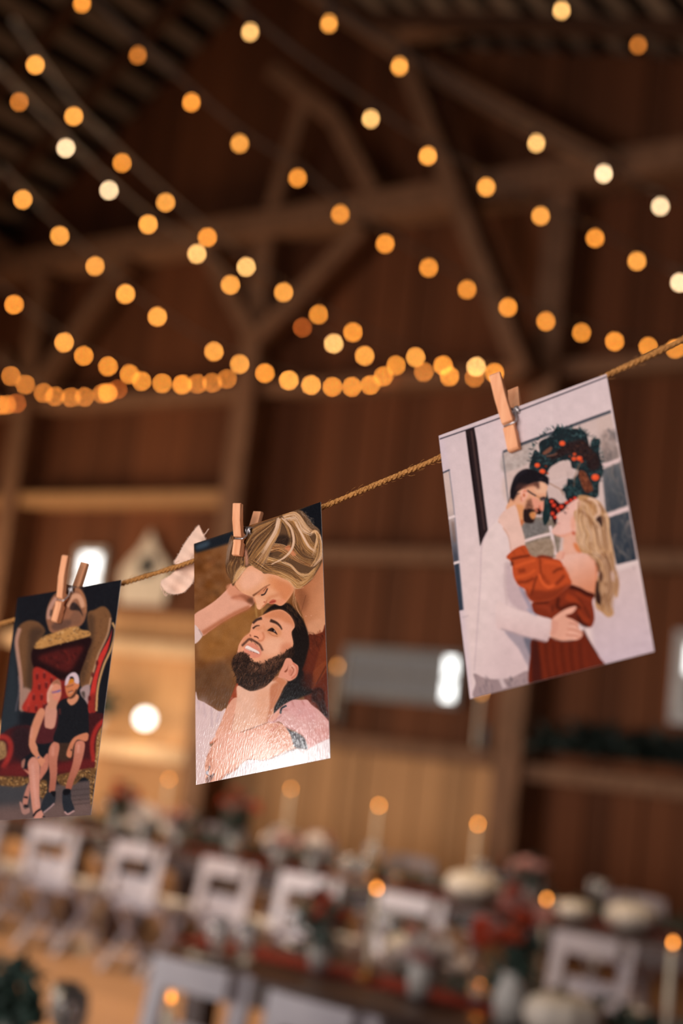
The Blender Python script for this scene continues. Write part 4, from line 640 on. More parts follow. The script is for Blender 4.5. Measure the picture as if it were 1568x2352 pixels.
# ================================================================ the barn
def planks(parent, name, items, m):
    """items: (centre, dims, rotation or None); pieces share one unit-box mesh when no rotation is given"""
    me = MB().box((0, 0, 0), (1, 1, 1)).mesh(name, m)
    for c, d, r in items:
        o = bpy.data.objects.new(name, me); col.objects.link(o); o.parent = parent; o.location = c; o.scale = d
        if r is not None: o.rotation_euler = r
rnd = random.Random(5)
def roof_h(a):
    if a < -10.9: return 11+(a+10.9)*.72
    if a < -8.8: return 11-(a+10.9)*.72
    return 9.49-(a+8.8)*.25
Q2 = 12.0
fl = MB().box((-6.6, 4, -.06), (20, 16.4, .05)).build('floor', MT['back_sheet']); place(fl, (0, 0, 0)); tag(fl, 'wide honey-coloured plank floor of the barn', kind='structure')
it = []
for i in range(58):
    b = -4+.14+i*.28; cut = rnd.uniform(-10, -3)
    for x0, x1 in ((-16.5, cut), (cut, 3.3)): it.append((((x0+x1)/2, b, -.0175+rnd.uniform(-.0015, 0)), (x1-x0-.006, .272, .035), None))
planks(fl, 'plank', it, MT['floor'])
wb = MB().add([(-16.5, 12.1, -.05), (3.3, 12.1, -.05), (3.3, 12.1, 11.2), (-16.5, 12.1, 11.2), (-16.5, 12.15, -.05), (3.3, 12.15, -.05), (3.3, 12.15, 11.2), (-16.5, 12.15, 11.2)], [(0, 1, 2, 3), (4, 7, 6, 5), (0, 4, 5, 1), (2, 6, 7, 3), (1, 5, 6, 2), (0, 3, 7, 4)]).build('wall_back', MT['back_sheet'])
place(wb, (0, 0, 0)); tag(wb, 'tall gable wall of vertical brown barn boards', kind='structure')
lo, up = [], []
a = -16.4
while a < 3.2:
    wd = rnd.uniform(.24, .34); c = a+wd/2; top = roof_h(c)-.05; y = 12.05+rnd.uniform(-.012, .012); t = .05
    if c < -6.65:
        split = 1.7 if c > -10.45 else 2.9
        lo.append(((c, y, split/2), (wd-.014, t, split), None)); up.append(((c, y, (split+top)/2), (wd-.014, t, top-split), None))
    else: up.append(((c, y, top/2), (wd-.014, t, top), None))
    a += wd
planks(wb, 'plank', up, MT['board_dark']); planks(wb, 'plank', lo, MT['board_pine_lit'])
for nm, x, lab in (('wall_left', -16.45, 'plain dark side wall under the low left eave'), ('wall_right', 3.25, 'plain dark side wall by the photo line')):
    hh = roof_h(x)-.1; o = MB().box((x, 4, hh/2), (.1, 16.2, hh)).build(nm, MT['board_dark']); place(o, (0, 0, 0)); tag(o, lab, kind='structure')
o = MB()
for x0, x1, z0, z1 in ((-16.4, -14.3, 0, 6.9), (-14.3, -10.1, 3.5, 6.9), (-10.1, -5.2, 0, 6.9), (-4.5, -2.1, 0, 6.9), (1.9, 3.2, 0, 6.6), (-2.1, 1.9, 3.6, 6.6), (-5.2, -4.5, 0, 1.9), (-5.2, -4.5, 2.5, 6.9)): o.box(((x0+x1)/2, -4.05, (z0+z1)/2), (x1-x0, .1, z1-z0))
o = o.build('wall_front', MT['board_dark']); place(o, (0, 0, 0)); tag(o, 'front wall with the open barn door, behind the photographer', kind='structure')
# roof: deck, rafters, laths
rf = MB()
prof = [(-16.7, roof_h(-16.7)), (-10.9, 11), (-8.8, roof_h(-8.8)), (3.5, roof_h(3.5))]
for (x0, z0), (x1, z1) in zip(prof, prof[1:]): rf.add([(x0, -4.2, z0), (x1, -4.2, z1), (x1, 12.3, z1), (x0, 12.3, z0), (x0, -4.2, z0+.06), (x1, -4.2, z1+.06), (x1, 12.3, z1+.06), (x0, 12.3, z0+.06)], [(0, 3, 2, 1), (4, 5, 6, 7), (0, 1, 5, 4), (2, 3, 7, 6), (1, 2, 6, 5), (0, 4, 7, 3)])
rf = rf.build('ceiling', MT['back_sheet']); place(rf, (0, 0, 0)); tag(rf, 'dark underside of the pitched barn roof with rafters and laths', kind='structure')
raf, lat = [], []
for (x0, z0), (x1, z1) in zip(prof, prof[1:]):
    L = math.hypot(x1-x0, z1-z0); ang = -math.atan2(z1-z0, x1-x0)
    for b in np.arange(-3.5, 12, 1.05): raf.append((((x0+x1)/2, b, (z0+z1)/2-.16), (L, .11, .17), (0, ang, 0)))
    n = int(L/.42)
    for i in range(n):
        u = (i+.5)/n; lat.append(((x0+(x1-x0)*u, 4, z0+(z1-z0)*u-.05), (.2, 16, .03), (0, ang, 0)))
planks(rf, 'rafter', raf, MT['rafter']); planks(rf, 'lath', lat, MT['lath'])
# timber frame: positions measured on the wall plane e2 = 12, brought forward to where each timber stands
tf = empty('timber_frame', (0, 0, 0)); tag(tf, 'brown timber frame of posts, girts, tie beams and braces against the gable wall', kind='structure')
def on(a, h, b): k = b/12; return Vector((a*k, b, 1.7+(h-1.7)*k))
def timber(name, p, q, b, w=.3, t=.3, m='timber'):
    o = MB().beam(on(*p, b), on(*q, b), t, w, (0, 1, 0)).build(name, MT[m], tf, bevel=.02); return o
for x in (-14.2, -10.45, -6.63, -2.8): timber('post', (x, -.02 if 0 else 1.7-1.7*12/11.84), (x, 7.5), 11.84, .34, .3)
timber('tie_beam', (-15.6, 7.46), (2.8, 7.56), 11.78, .42, .3)
for x0, x1, h, wd in ((-16, 2.9, 5.5, .3), (-16, -10.6, 4.25, .34), (-10.3, 2.9, 3.63, .3), (-10.3, -6.8, 1.7, .32), (-6.5, 2.9, 1.62, .3), (-16, -10.6, 1.32, .36), (-16, -10.6, 2.5, .22)): timber('girt', (x0, h), (x1, h), 11.9, wd, .16, 'pale' if x1 < -10 and h < 3 else 'board_pine_lit' if x1 < -10 else 'timber')
for p, q, b, wd in (((-6.86, 5.45), (-8.86, 9.4), 11.5, .36), ((-8.8, 9.3), (-10.75, 10.75), 11.5, .34), ((-8.5, 9.07), (-6.1, 7.5), 11.6, .26), ((-10.75, 9.5), (-9.67, 8.66), 11.7, .24), ((-9.7, 8.7), (-9.02, 7.7), 11.7, .24), ((-10.18, 9.0), (-10.45, 7.7), 11.7, .2), ((-9.1, 7.3), (-10.4, 6.15), 11.72, .22), ((-11.4, 7.3), (-10.5, 6.15), 11.72, .22), ((-12.75, 7.35), (-14.1, 5.7), 11.72, .26), ((-15.5, 7.95), (-14.2, 7.15), 11.72, .24), ((-14.9, 6.3), (-14.25, 5.6), 11.72, .2)): timber('brace', p, q, b, wd, .2)
timber('collar_beam', (-8.9, 9.62), (-3.5, 9.62), 11.3, .3, .24)
# windows in the back wall
def window(name, x0, x1, z0, z1, nx, nz, lit, label, m='frame_white', bar=.035):
    y = 11.99; o = MB()
    for c, d in ((((x0+x1)/2, y, z0), (x1-x0+bar*2, .07, bar*2)), (((x0+x1)/2, y, z1), (x1-x0+bar*2, .07, bar*2)), ((x0, y, (z0+z1)/2), (bar*2, .07, z1-z0)), ((x1, y, (z0+z1)/2), (bar*2, .07, z1-z0))): o.box(c, d)
    o = o.build(name, MT[m]); place(o, (0, 0, 0)); tag(o, label, kind='structure')
    for i in range(1, nx): MB().box((x0+(x1-x0)*i/nx, y, (z0+z1)/2), (bar, .05, z1-z0-.07)).build('muntin', MT[m], o)
    for i in range(1, nz): MB().box(((x0+x1)/2, y, z0+(z1-z0)*i/nz), (x1-x0-.07, .05, bar)).build('muntin', MT[m], o)
    for i in range(nx):
        for j in range(nz):
            g = MB().box((x0+(x1-x0)*(i+.5)/nx, y, z0+(z1-z0)*(j+.5)/nz), ((x1-x0)/nx-bar*1.2, .012, (z1-z0)/nz-bar*1.2)).build('pane', MT['day' if lit(i, j) else 'dusk'], o)
    return o
window('window_1', -12.88, -12.46, 3.0, 3.62, 1, 2, lambda i, j: True, 'small bright window high in the left of the gable wall, above the pale plaque')
window('window_2', -8.7, -7.32, 2.18, 2.66, 7, 2, lambda i, j: i == 6, 'long low window with grey panes and one bright pair of panes at its right end', 'frame_grey', bar=.03)
window('window_3', -5.06, -4.5, 2.25, 2.95, 1, 2, lambda i, j: j == 1, 'pale window at the right end of the gable wall', bar=.06)
# plaque, globe lamp, sconces and greenery on the wall
o = MB(); out = [(-.36, -.42), (.36, -.42), (.42, -.05), (.3, .1), (.16, .22), (0, .46), (-.16, .22), (-.3, .1), (-.42, -.05)]; n = len(out)
o.add([(x, -.06, z) for x, z in out]+[(x, 0, z) for x, z in out], [tuple(range(n)), tuple(range(n, 2*n))[::-1]]+[(i, i+n, (i+1) % n+n, (i+1) % n) for i in range(n)])
o = o.build('wall_plaque', MT['plaque'], bevel=.01); place(o, B(-11.7, 11.99, 3.42)); tag(o, 'pale house-shaped plaque with pointed top and dark round centre on the back wall', 'plaque')
MB().lathe([(.001, 0), (.13, 0), (.13, .02), (.001, .02)], 16).build('dark_centre', MT['black'], o).rotation_euler = (math.pi/2, 0, 0); o.children[0].location = (.03, -.065, .03)
lp = empty('globe_lamp', B(-11.2, 11.74, 1.5)); tag(lp, 'bright white globe lamp standing on the lower rail of the back wall', 'lamp')
MB().lathe([(.001, 0), (.07, 0), (.07, .02), (.025, .04), (.025, .1), (.001, .1)], 14).build('base', MT['brass'], lp); MB().ball((0, 0, .2), .095, 16, 10).build('globe', MT['lamp'], lp, True)
l = bpy.data.lights.new('globe_lamp_light', 'POINT'); l.energy = 14; l.color = (1, .85, .62); l.shadow_soft_size = .12; lo_ = bpy.data.objects.new('globe_lamp_light', l); col.objects.link(lo_); lo_.parent = lp; lo_.location = (0, -.3, .21)
def leafy(mb, spine, n, size, spread, seed, droop=.2, zmin=None, ymax=None):
    def lim(q):
        if zmin is not None: q.z = max(q.z, zmin)
        if ymax is not None: q.y = min(q.y, ymax)
        return q
    r = random.Random(seed)
    for i in range(n):
        k = r.random()*(len(spine)-1); j = min(int(k), len(spine)-2); p = Vector(spine[j]).lerp(Vector(spine[j+1]), k-j)
        p = p+Vector([r.gauss(0, spread) for _ in range(3)]); d = Vector([r.gauss(0, 1) for _ in range(3)]); d.z -= droop; d.normalize()
        s = d.cross(Vector([r.gauss(0, 1) for _ in range(3)])).normalized(); L, W = size*r.uniform(.6, 1.3), size*r.uniform(.18, .3)
        nrm = d.cross(s)*W*.4; mb.add([lim(p), lim(p+d*L*.5+s*W+nrm), lim(p+d*L), lim(p+d*L*.5-s*W+nrm)], [(0, 1, 2, 3)])
    return mb
fern = empty('potted_fern', B(-11.9, 11.66, 1.5)); tag(fern, 'small green fern in a pot on the rail, left of the globe lamp', 'plant')
MB().lathe([(.001, 0), (.08, 0), (.1, .16), (.09, .16), (.001, .14)], 14).build('pot', MT['vase'], fern)
tag(leafy(MB(), [(0, 0, .2), (0, 0, .42)], 200, .13, .09, 3, .2, .17, .3).build('foliage', MT['leaf'], fern), kind='stuff')
g = leafy(MB(), [on(x, 1.88+.03*math.sin(x*5), 11.68) for x in np.linspace(-6.35, -2.9, 40)], 2600, .15, .075, 4, .2, 1.82, 11.78).build('pine_garland', MT['pine']); place(g, (0, 0, 0)); tag(g, 'dark green pine garland lying along the rail right of the post', 'garland')
def sconce():
    o = empty('candle_sconce', (0, 0, 0)); MB().box((0, .005, 0), (.07, .02, .3)).build('back_plate', MT['black'], o); MB().tube([(0, -.0, -.1), (0, -.08, -.12), (0, -.13, -.06)], .012, 8).build('arm', MT['black'], o)
    MB().lathe([(.02, -.06), (.02, .42), (.014, .425), (.001, .42)], 10, (0, -.13, 0)).build('candle', MT['wax'], o); MB().lathe([(.001, .425), (.012, .44), (.009, .465), (.001, .49)], 8, (0, -.13, 0)).build('flame', SFL, o); return o
SFL = glow('sconce_flame', (1, .4, .1), 7)
sconce = Maker(sconce)
for px, py, lab in ((775, 1530, 'black candle sconce on the back wall, left of the long grey window'), (1105, 1590, 'black candle sconce on the back wall, right of the bright panes')):
    p = at_e2(px, py, 11.83); sconce(p+E2*.13-Vector((0, 0, .455)), YAW, lab, 'sconce', 'candle sconces on the back wall')

# ================================================================ string lights
STR = [
 ('first', -4.6, [(60, -100), (188, 10), (316, 129), (439, 237), (550, 331), (683, 410), (781, 493), (884, 561), (984, 616), (1072, 666), (1166, 707), (1253, 739), (1335, 765), (1411, 785), (1488, 797), (1550, 802)], 'b3234333333333333', 'long string of bulbs from the upper left corner to the right edge above the twine'),
 ('second', -7.0, [(81, 150), (169, 268), (280, 375), (380, 466), (476, 546), (565, 614), (651, 672), (731, 723), (810, 764), (954, 821), (1017, 840), (1093, 843), (1135, 857), (1195, 860), (1247, 857)], '4434354334353644', 'string of warm bulbs ending in a bright cluster behind the largest clothespin'),
 ('third', -7.2, [(44, 235), (151, 341), (250, 438), (340, 516), (452, 584), (529, 655), (694, 753), (766, 790), (837, 818), (909, 840), (973, 855), (1032, 865), (1089, 868)], '2664541543232', 'string of warm bulbs with one dim bulb near its middle'),
 ('fourth', -8.4, [(52, 459), (137, 542), (218, 612), (288, 676), (361, 728), (491, 808), (550, 837), (608, 858), (663, 874), (714, 885), (763, 889), (808, 889), (850, 885), (880, 865)], '44444443443333', 'string of warm bulbs sagging lowest behind the middle of the barn'),
 ('fifth', -10.2, [(32, 700), (147, 787), (192, 818), (248, 842), (297, 860), (325, 876), (372, 881), (418, 884), (453, 882), (487, 880), (521, 871)], '34333333222', 'string of warm bulbs crowding together at the left, above the tan boards'),
 ('sixth', -11.6, [(25, 864), (58, 884), (100, 903), (126, 911), (163, 913), (194, 912), (235, 905), (247, 903), (270, 895)], '222222231', 'low string of small warm bulbs overlapping near the left edge'),
 ('seventh', -12.6, [(-40, 930), (0, 931), (15, 930), (38, 927)], '2221', 'end of a string of bulbs just inside the left edge'),
 ('eighth', -3.7, [(430, -40), (574, 76), (851, 275), (982, 360), (1116, 431), (1241, 497), (1366, 548), (1462, 601), (1560, 650)], '455444346', 'string of well spaced warm bulbs crossing the steep brace'),
 ('ninth', -3.1, [(755, 57), (917, 155), (1231, 331), (1386, 401), (1516, 475)], '44566', 'string of five bright bulbs running down to the right of the steep brace'),
 ('tenth', -3.0, [(1150, -60), (1289, 26), (1465, 105), (1640, 180)], '4525', 'string in the upper right corner with one dim orange bulb'),
]
# brightness classes of the bulbs as display colours of their out-of-focus discs, emission raised with distance to hold the disc tone
LV = {'1': (.22, .045, .007), '2': (.36, .108, .016), '3': (.64, .212, .028), '4': (.76, .29, .05), '5': (.8, .42, .13), '6': (.84, .58, .32), 'b': (.3, .07, .012)}
GL = {}
for nm, a, P, lev, lab in STR:
    root = empty('string_light', at_e1(*P[0], a), 0); tag(root, lab, 'string lights', 'string lights across the barn')
    W = [at_e1(x, y, a)-root.location for x, y in P]; cable = []
    for p, q in zip(W, W[1:]):
        for k in range(6):
            u = k/6; c = p.lerp(q, u); c.z -= .12*(q-p).length*u*(1-u)*.5; cable.append(c+Vector((0, 0, .075)))
    d0 = (W[0]-W[1]).normalized(); d1 = (W[-1]-W[-2]).normalized()
    cable = [W[0]+d0*.25+Vector((0, 0, .085))]+cable+[W[-1]+Vector((0, 0, .075)), W[-1]+d1*.25+Vector((0, 0, .1))]
    MB().tube(cable, .0105, 5).build('cable', MT['cable'], root)
    for p, c in zip(W, lev):
        z = (p+root.location-CAM).dot(FWD); r = .010 if z < 7 else .0125
        tgt = LV[c]; disc = 25.5*(z-.842)/z; k = (disc/(r*FPX/z))**2; q = round(math.log(k)/math.log(1.3))
        if (c, q) not in GL: GL[c, q] = glow('bulb_glow', tgt, 1.3**q)
        o = MB().lathe([(r*math.sin(t*math.pi/8+.001), -r*math.cos(t*math.pi/8)) for t in range(8)]+[(.007, .022)], 10).build('bulb', GL[c, q], root, True); o.location = p
        s = MB().lathe([(.001, .075), (.011, .07), (.012, .02), (.008, .018)], 8).build('socket', MT['socket'], o)

# ================================================================ furniture
def chair():
    o = empty('slot_back_chair', (0, 0, 0)); m = MT['white']       # faces +y, back at y = -.2
    R = Matrix.Rotation(-.16, 3, 'X')
    for s in (-1, 1): MB().box((s*.19, -.235, .68), (.075, .026, .36), R).build('back_stile', m, o)
    MB().box((0, -.259, .815), (.31, .026, .1), R).build('top_slat', m, o); MB().box((0, -.222, .59), (.31, .026, .11), R).build('lower_slat', m, o); MB().box((0, -.2, .5), (.31, .022, .05), R).build('base_rail', m, o)
    MB().box((0, 0, .445), (.42, .4, .035)).build('seat', m, o); MB().box((0, 0, .475), (.39, .37, .03), taper=.96).build('seat_pad', MT['cushion'], o)
    for s in (-1, 1):
        MB().beam((s*.205, -.2, .52), (s*.205, .22, 0), .03, .045, (1, 0, 0)).build('leg', m, o); MB().beam((s*.18, .16, .43), (s*.18, -.26, 0), .03, .045, (1, 0, 0)).build('leg', m, o)
    MB().tube([(-.2, .13, .12), (.2, .13, .12)], .012, 6).build('stretcher', m, o); MB().tube([(-.18, -.16, .11), (.18, -.16, .11)], .012, 6).build('stretcher', m, o)
    return o
chair = Maker(chair)
rowA = [(-12.2, 7.42, .05), (-11.2, 7.4, -.06), (-10.2, 7.38, .03), (-9.35, 7.4, .08), (-8.55, 7.36, -.05), (-7.74, 7.3, .1), (-6.85, 7.27, .04), (-6.02, 7.25, -.03), (-5.4, 7.28, .06), (-4.6, 7.24, .0), (-3.3, 6.95, .02), (-2.4, 7.1, .05)]
for i, (x, y, r) in enumerate(rowA): chair(B(x, y+.24, 0), YAW+r, 'white slot-backed chair, %s from left in the row before the far table' % ORD[i], 'chair', 'white chairs along the far table, near side')
for i in range(10): chair(B(-12+i*.96, 9.55, 0), YAW+math.pi+rnd.uniform(-.08, .08), 'white slot-backed chair, %s from left on the wall side of the far table' % ORD[i], 'chair', 'white chairs along the far table, wall side')
for i, (x, y, r) in enumerate([(-3.42, 4.02, .03), (-2.78, 3.9, -.03), (-2.1, 3.95, .04), (-1.45, 3.93, 0)]): chair(B(x, y+.24, 0), YAW+r, 'white slot-backed chair at the bottom edge, %s from left before the near table' % ORD[i], 'chair', 'white chairs before the near table')
def table(name, x0, x1, y0, y1, label, h=.76):
    o = empty(name, B((x0+x1)/2, (y0+y1)/2, 0)); tag(o, label, 'table'); L, D = x1-x0, y1-y0
    for i in range(5): MB().box((0, -D/2+D*(i+.5)/5, h-.02), (L, D/5-.004, .04)).build('tabletop_board', MT['table'], o)
    MB().box((0, 0, h-.09), (L-.3, D-.24, .09)).build('apron', MT['table'], o)
    for sx in (-1, 1):
        for sy in (-1, 1): MB().box((sx*(L/2-.2), sy*(D/2-.16), (h-.04)/2), (.1, .1, h-.04)).build('leg', MT['table'], o)
    return o
table('banquet_table', -12.6, -8.05, 7.95, 9.05, 'dark wooden banquet table far back at the left, laid for dinner'); table('banquet_table', -8.0, -2.0, 7.95, 9.05, 'dark wooden banquet table far back in the middle, laid for dinner')
table('banquet_table', -4.12, -.2, 4.5, 5.5, 'dark wooden banquet table close in the lower middle, laid for dinner'); table('banquet_table', -4.2, -.6, 1.95, 2.85, 'dark wooden banquet table nearest the camera, under the bottom edge')
TOP = .76
def plate():
    return MB().lathe([(.001, 0), (.08, 0), (.13, .016), (.135, .02), (.13, .022), (.08, .008), (.001, .007)], 20).build('dinner_plate', MT['china'], None, True)
def napkin():
    o = empty('linen_napkin', (0, 0, 0)); b = MB(); n = 7
    for z0, k in ((0, 1), (.012, .92)):
        vs = []
        for t in (z0, z0+.01):
            for j in range(n):
                for i in range(4): vs.append(((i/3-.5)*.1*k, (j/(n-1)-.5)*.22*k, t+.003*(1+math.sin(j*1.3+i))))
        m = 4*n; fs = [(a, a+1, a+5, a+4) for j in range(n-1) for a in range(j*4, j*4+3)]
        b.add(vs, [f[::-1] for f in fs]+[tuple(i+m for i in f) for f in fs]+[(j*4, j*4+4, j*4+4+m, j*4+m) for j in range(n-1)]+[(j*4+3, j*4+3+m, j*4+7+m, j*4+7) for j in range(n-1)])
    b.build('folded_cloth', MT['rust'], o, True); MB().tube([(.055*math.cos(t), .012*math.sin(t), .014+.016*math.sin(t)) for t in np.linspace(0, 6.28, 12)], .004, 5).build('napkin_tie', MT['jute'], o); return o
def goblet():
    o = empty('stemmed_glass', (0, 0, 0)); MB().lathe([(.012, .085), (.03, .1), (.042, .135), (.043, .17), (.037, .21), (.036, .21), (.041, .17), (.04, .137), (.028, .103), (.001, .092)], 14).build('bowl', MT['glass'], o, True)
    MB().lathe([(.001, 0), (.036, 0), (.034, .004), (.006, .012), (.0045, .05), (.008, .085), (.001, .088)], 12).build('stem', MT['glass'], o, True); return o
def votive(fl, name='votive_candle', hgt=.075):
    def f():
        o = empty(name, (0, 0, 0)); MB().lathe([(.001, 0), (.034, 0), (.038, .08), (.034, .08), (.03, .006), (.001, .006)], 14).build('glass_cup', MT['jar'], o, True)
        MB().lathe([(.029, .008), (.029, .04), (.001, .04)], 12).build('wax', MT['wax'], o); MB().lathe([(.001, .044), (.008, .052), (.006, .064), (.001, .078)], 8).build('flame', fl, o); return o
    return f
TFL = {}
def taper(loc, h, level, label):
    """a slim candle on a brass foot, h up to the flame"""
    o = empty('taper_candle', loc); tag(o, label, 'candle', 'taper candles on the tables')
    foot = .06 if h < .5 else h-.34
    MB().lathe([(.001, 0), (.055, 0), (.05, .012), (.012, .025), (.009, foot*.6), (.016, foot), (.001, foot)], 12).build('candlestick', MT['brass'], o, True)
    MB().lathe([(.0125, foot-.01), (.0115, h-.03), (.006, h-.022), (.001, h-.024)], 10).build('wax', MT['wax'], o, True)
    if level not in TFL: TFL[level] = glow('taper_flame', (1, .33, .05), level)
    MB().lathe([(.001, -.011), (.0068, -.004), (.0055, .004), (.001, .012)], 8, (0, 0, h)).build('flame', TFL[level], o); return o
plate, napkin, goblet = Maker(plate), Maker(napkin), Maker(goblet)
vot_b = Maker(votive(glow('votive_flame', (1, .27, .02), 38)))
def setting(x, y, side, tname, n, wh=False):
    if any(abs(x-q[0]) < .3+q[2] and abs(y-q[1]) < .2+q[2] for q in OCC): return
    c = B(x, y, TOP); rz = YAW+(0 if side < 0 else math.pi)
    plate(c, rz, 'white dinner plate on the %s, %s' % (tname, n), 'plate', 'dinner plates on the '+tname); napkin(c+Vector((0, 0, .0235)), rz+rnd.uniform(-.2, .2), 'folded rust napkin on the %s, %s' % (tname, n), 'napkin', 'rust napkins on the '+tname)
    goblet(B(x+.2, y-side*-.26*1, TOP), rz, 'clear stemmed glass nearer the plate on the %s, %s' % (tname, n), 'glass', 'stemmed glasses on the '+tname)
    goblet(B(x+.29, y-side*-.2*1, TOP), rz+.4, 'outer clear stemmed glass on the %s, %s' % (tname, n), 'glass', 'stemmed glasses on the '+tname)
OCC = []
def occ(p, r): OCC.append((Vector(p).dot(E1), Vector(p).dot(E2), r)); return p
def runner(x0, x1, y, label, m='rust'):
    b = MB(); n = 30; vs = []
    for t in (.001, .006):
        for i in range(n+1):
            for s in (-1, 0, 1): vs.append((x0+(x1-x0)*i/n, y+s*.13+.012*math.sin(i*1.1), TOP+t+.006*abs(math.sin(i*1.7+s))))
    m_ = 3*(n+1); fs = [(i*3+k, i*3+k+3, i*3+k+4, i*3+k+1) for i in range(n) for k in (0, 1)]
    b.add(vs, fs+[tuple(q+m_ for q in f)[::-1] for f in fs]+[(i*3, i*3+m_, i*3+3+m_, i*3+3) for i in range(n)]+[(i*3+2, i*3+5, i*3+5+m_, i*3+2+m_) for i in range(n)])
    o = b.build('table_runner', MT[m], None, True); place(o, (0, 0, 0)); tag(o, label, 'runner')
runner(-12.5, -8.15, 8.5, 'rust cloth runner along the far left banquet table'); runner(-7.9, -2.1, 8.5, 'rust cloth runner along the far middle banquet table'); runner(-4.3, -.3, 5.0, 'rust cloth runner along the near banquet table')
def garland(x0, x1, y, n, label, seed):
    g = leafy(MB(), [(x, y+.01*math.sin(x*4), TOP+.06) for x in np.linspace(x0, x1, 50)], n, .055, .02, seed, .2, TOP+.012).build('greenery_garland', MT['leaf']); place(g, (0, 0, 0)); tag(g, label, 'garland')
garland(-9.6, -2.3, 8.62, 2400, 'dark green leaf garland down the middle of the far tables', 11); garland(-3.0, -.5, 5.07, 1000, 'dark green leaf garland on the near table', 12)
def pumpkin(): 
    o = empty('white_pumpkin', (0, 0, 0)); MB().lathe([(.001, .02), (.07, 0), (.13, .03), (.155, .08), (.135, .135), (.07, .165), (.02, .15), (.001, .148)], 32, rib=.06, ribs=9).build('shell', MT['pumpkin'], o, True)
    MB().tube([(0, 0, .145), (.005, 0, .18), (.02, .01, .21)], [.02, .013, .011], 7).build('stem', MT['stalk'], o, True); return o
pumpkin = Maker(pumpkin)
for i, (px, py, b, s, lab) in enumerate([(1085, 2045, 8.26, 1.15, 'large white pumpkin at the middle of the far long table'), (1328, 2004, 8.3, .72, 'white pumpkin on the far long table right of the post'), (960, 2215, 5.3, 1, 'white pumpkin at the middle of the near long table'), (1450, 2100, 8.3, 1, 'white pumpkin at the right end of the far long table'), (1290, 2352, 4.7, .9, 'white pumpkin at the lower right on the near long table')]):
    p = at_e2(px, py, b); p.z = TOP+.014; occ(p, .08); o = pumpkin(p, YAW+i, lab, 'pumpkin', 'white pumpkins on the tables'); o.scale = (s, s, s)
def bouquet(loc, label, main, seed, hgt=.34, n=9, vs=1.0, leafn=170, lsz=.075):
    o = empty('flower_arrangement', loc); tag(o, label, 'flowers'); r = random.Random(seed)
    MB().lathe([(.001, 0), (.05*vs, 0), (.065*vs, .08), (.04*vs, .16), (.045*vs, .18), (.035*vs, .18), (.001, .15)], 14).build('vase', MT['vase'], o, True)
    tag(leafy(MB(), [(0, 0, .18), (0, 0, hgt*.9)], leafn, lsz, lsz*.6, seed, .2, .03).build('foliage', MT['leaf'], o), kind='stuff')
    for i in range(n):
        a = r.uniform(0, 6.28); q = r.uniform(.02, .13); z = hgt-q*.6+r.uniform(-.05, .06); b = MB()
        for ring, (pr, ph, k) in enumerate(((.05, .0, 7), (.034, .012, 6), (.018, .022, 5))):
            for j in range(k):
                t = 6.283*j/k+ring*.4; d = Vector((math.cos(t), math.sin(t), 0)); s = Vector((-d.y, d.x, 0))*pr*.5; c = Vector((0, 0, ph))
                b.add([c, c+d*pr*.6+s+Vector((0, 0, .012)), c+d*pr+Vector((0, 0, .03)), c+d*pr*.6-s+Vector((0, 0, .012))], [(0, 1, 2, 3)])
        f = b.build('bloom', MT[main if r.random() < .72 else 'bloom_blush'], o); f.location = (q*math.cos(a), q*math.sin(a), z); f.rotation_euler = (r.gauss(0, .5), r.gauss(0, .5), 0); s = r.uniform(.8, 1.5); f.scale = (s, s, s)
    return o
def on_top(px, py, b): p = at_e2(px, py, b); p.z = TOP+(.013 if min(abs(b-8.5), abs(b-5)) < .2 else .004); return occ(p, .02)
bouquet(on_top(272, 1880, 8.4), 'rust flowers in a vase at the left of the far table', 'bloom_rust', 21); bouquet(on_top(540, 1925, 8.38), 'tall dark flowers in a vase on the far table below the middle print', 'bloom_rust', 22, .42)
bouquet(on_top(1210, 2060, 8.3), 'blush and rust flowers on the far table, right of the post', 'bloom_blush', 23, .3); bouquet(on_top(1180, 2200, 4.8), 'large burnt orange arrangement on the near table', 'bloom_rust', 24, .4, 17, 1.0, 110)
bouquet(on_top(730, 2240, 4.92), 'low rust flowers among the glasses of the near table', 'bloom_rust', 25, .22, 8, .8, 160)
for k, (px, py, lab) in enumerate([(335, 1893, 'white flower posy on the far table, right of the left print'), (412, 1893, 'white flower posy on the far table, left below the middle print'), (645, 1946, 'white flower posy on the far table, left of the candle pair'), (722, 1945, 'white flower posy on the far table, between the tall candles'), (965, 2250, 'white flower posy among the glasses on the near table')]):
    bouquet(on_top(px, py, 8.2 if py < 2200 else 4.85), lab, 'bloom_white', 40+k, .22, 14, .8, 40)
b1 = bouquet(B(-2.78, 2.55, TOP+.006), 'green eucalyptus arrangement in the lower left corner', 'leaf', 26, .26, 2, .9, 170, .07)
o = empty('wine_bottle', on_top(1158, 1990, 8.5)); tag(o, 'dark wine bottle on the far table by the post', 'bottle')
MB().lathe([(.001, 0), (.037, 0), (.038, .19), (.03, .225), (.014, .25), (.0135, .3), (.001, .3)], 14).build('body', MT['wine'], o, True); MB().lathe([(.0142, .255), (.0145, .305), (.001, .306)], 12).build('capsule', MT['rust'], o); MB().lathe([(.0384, .05), (.0384, .14)], 14).build('blank_paper_band', MT['linen'], o, True)
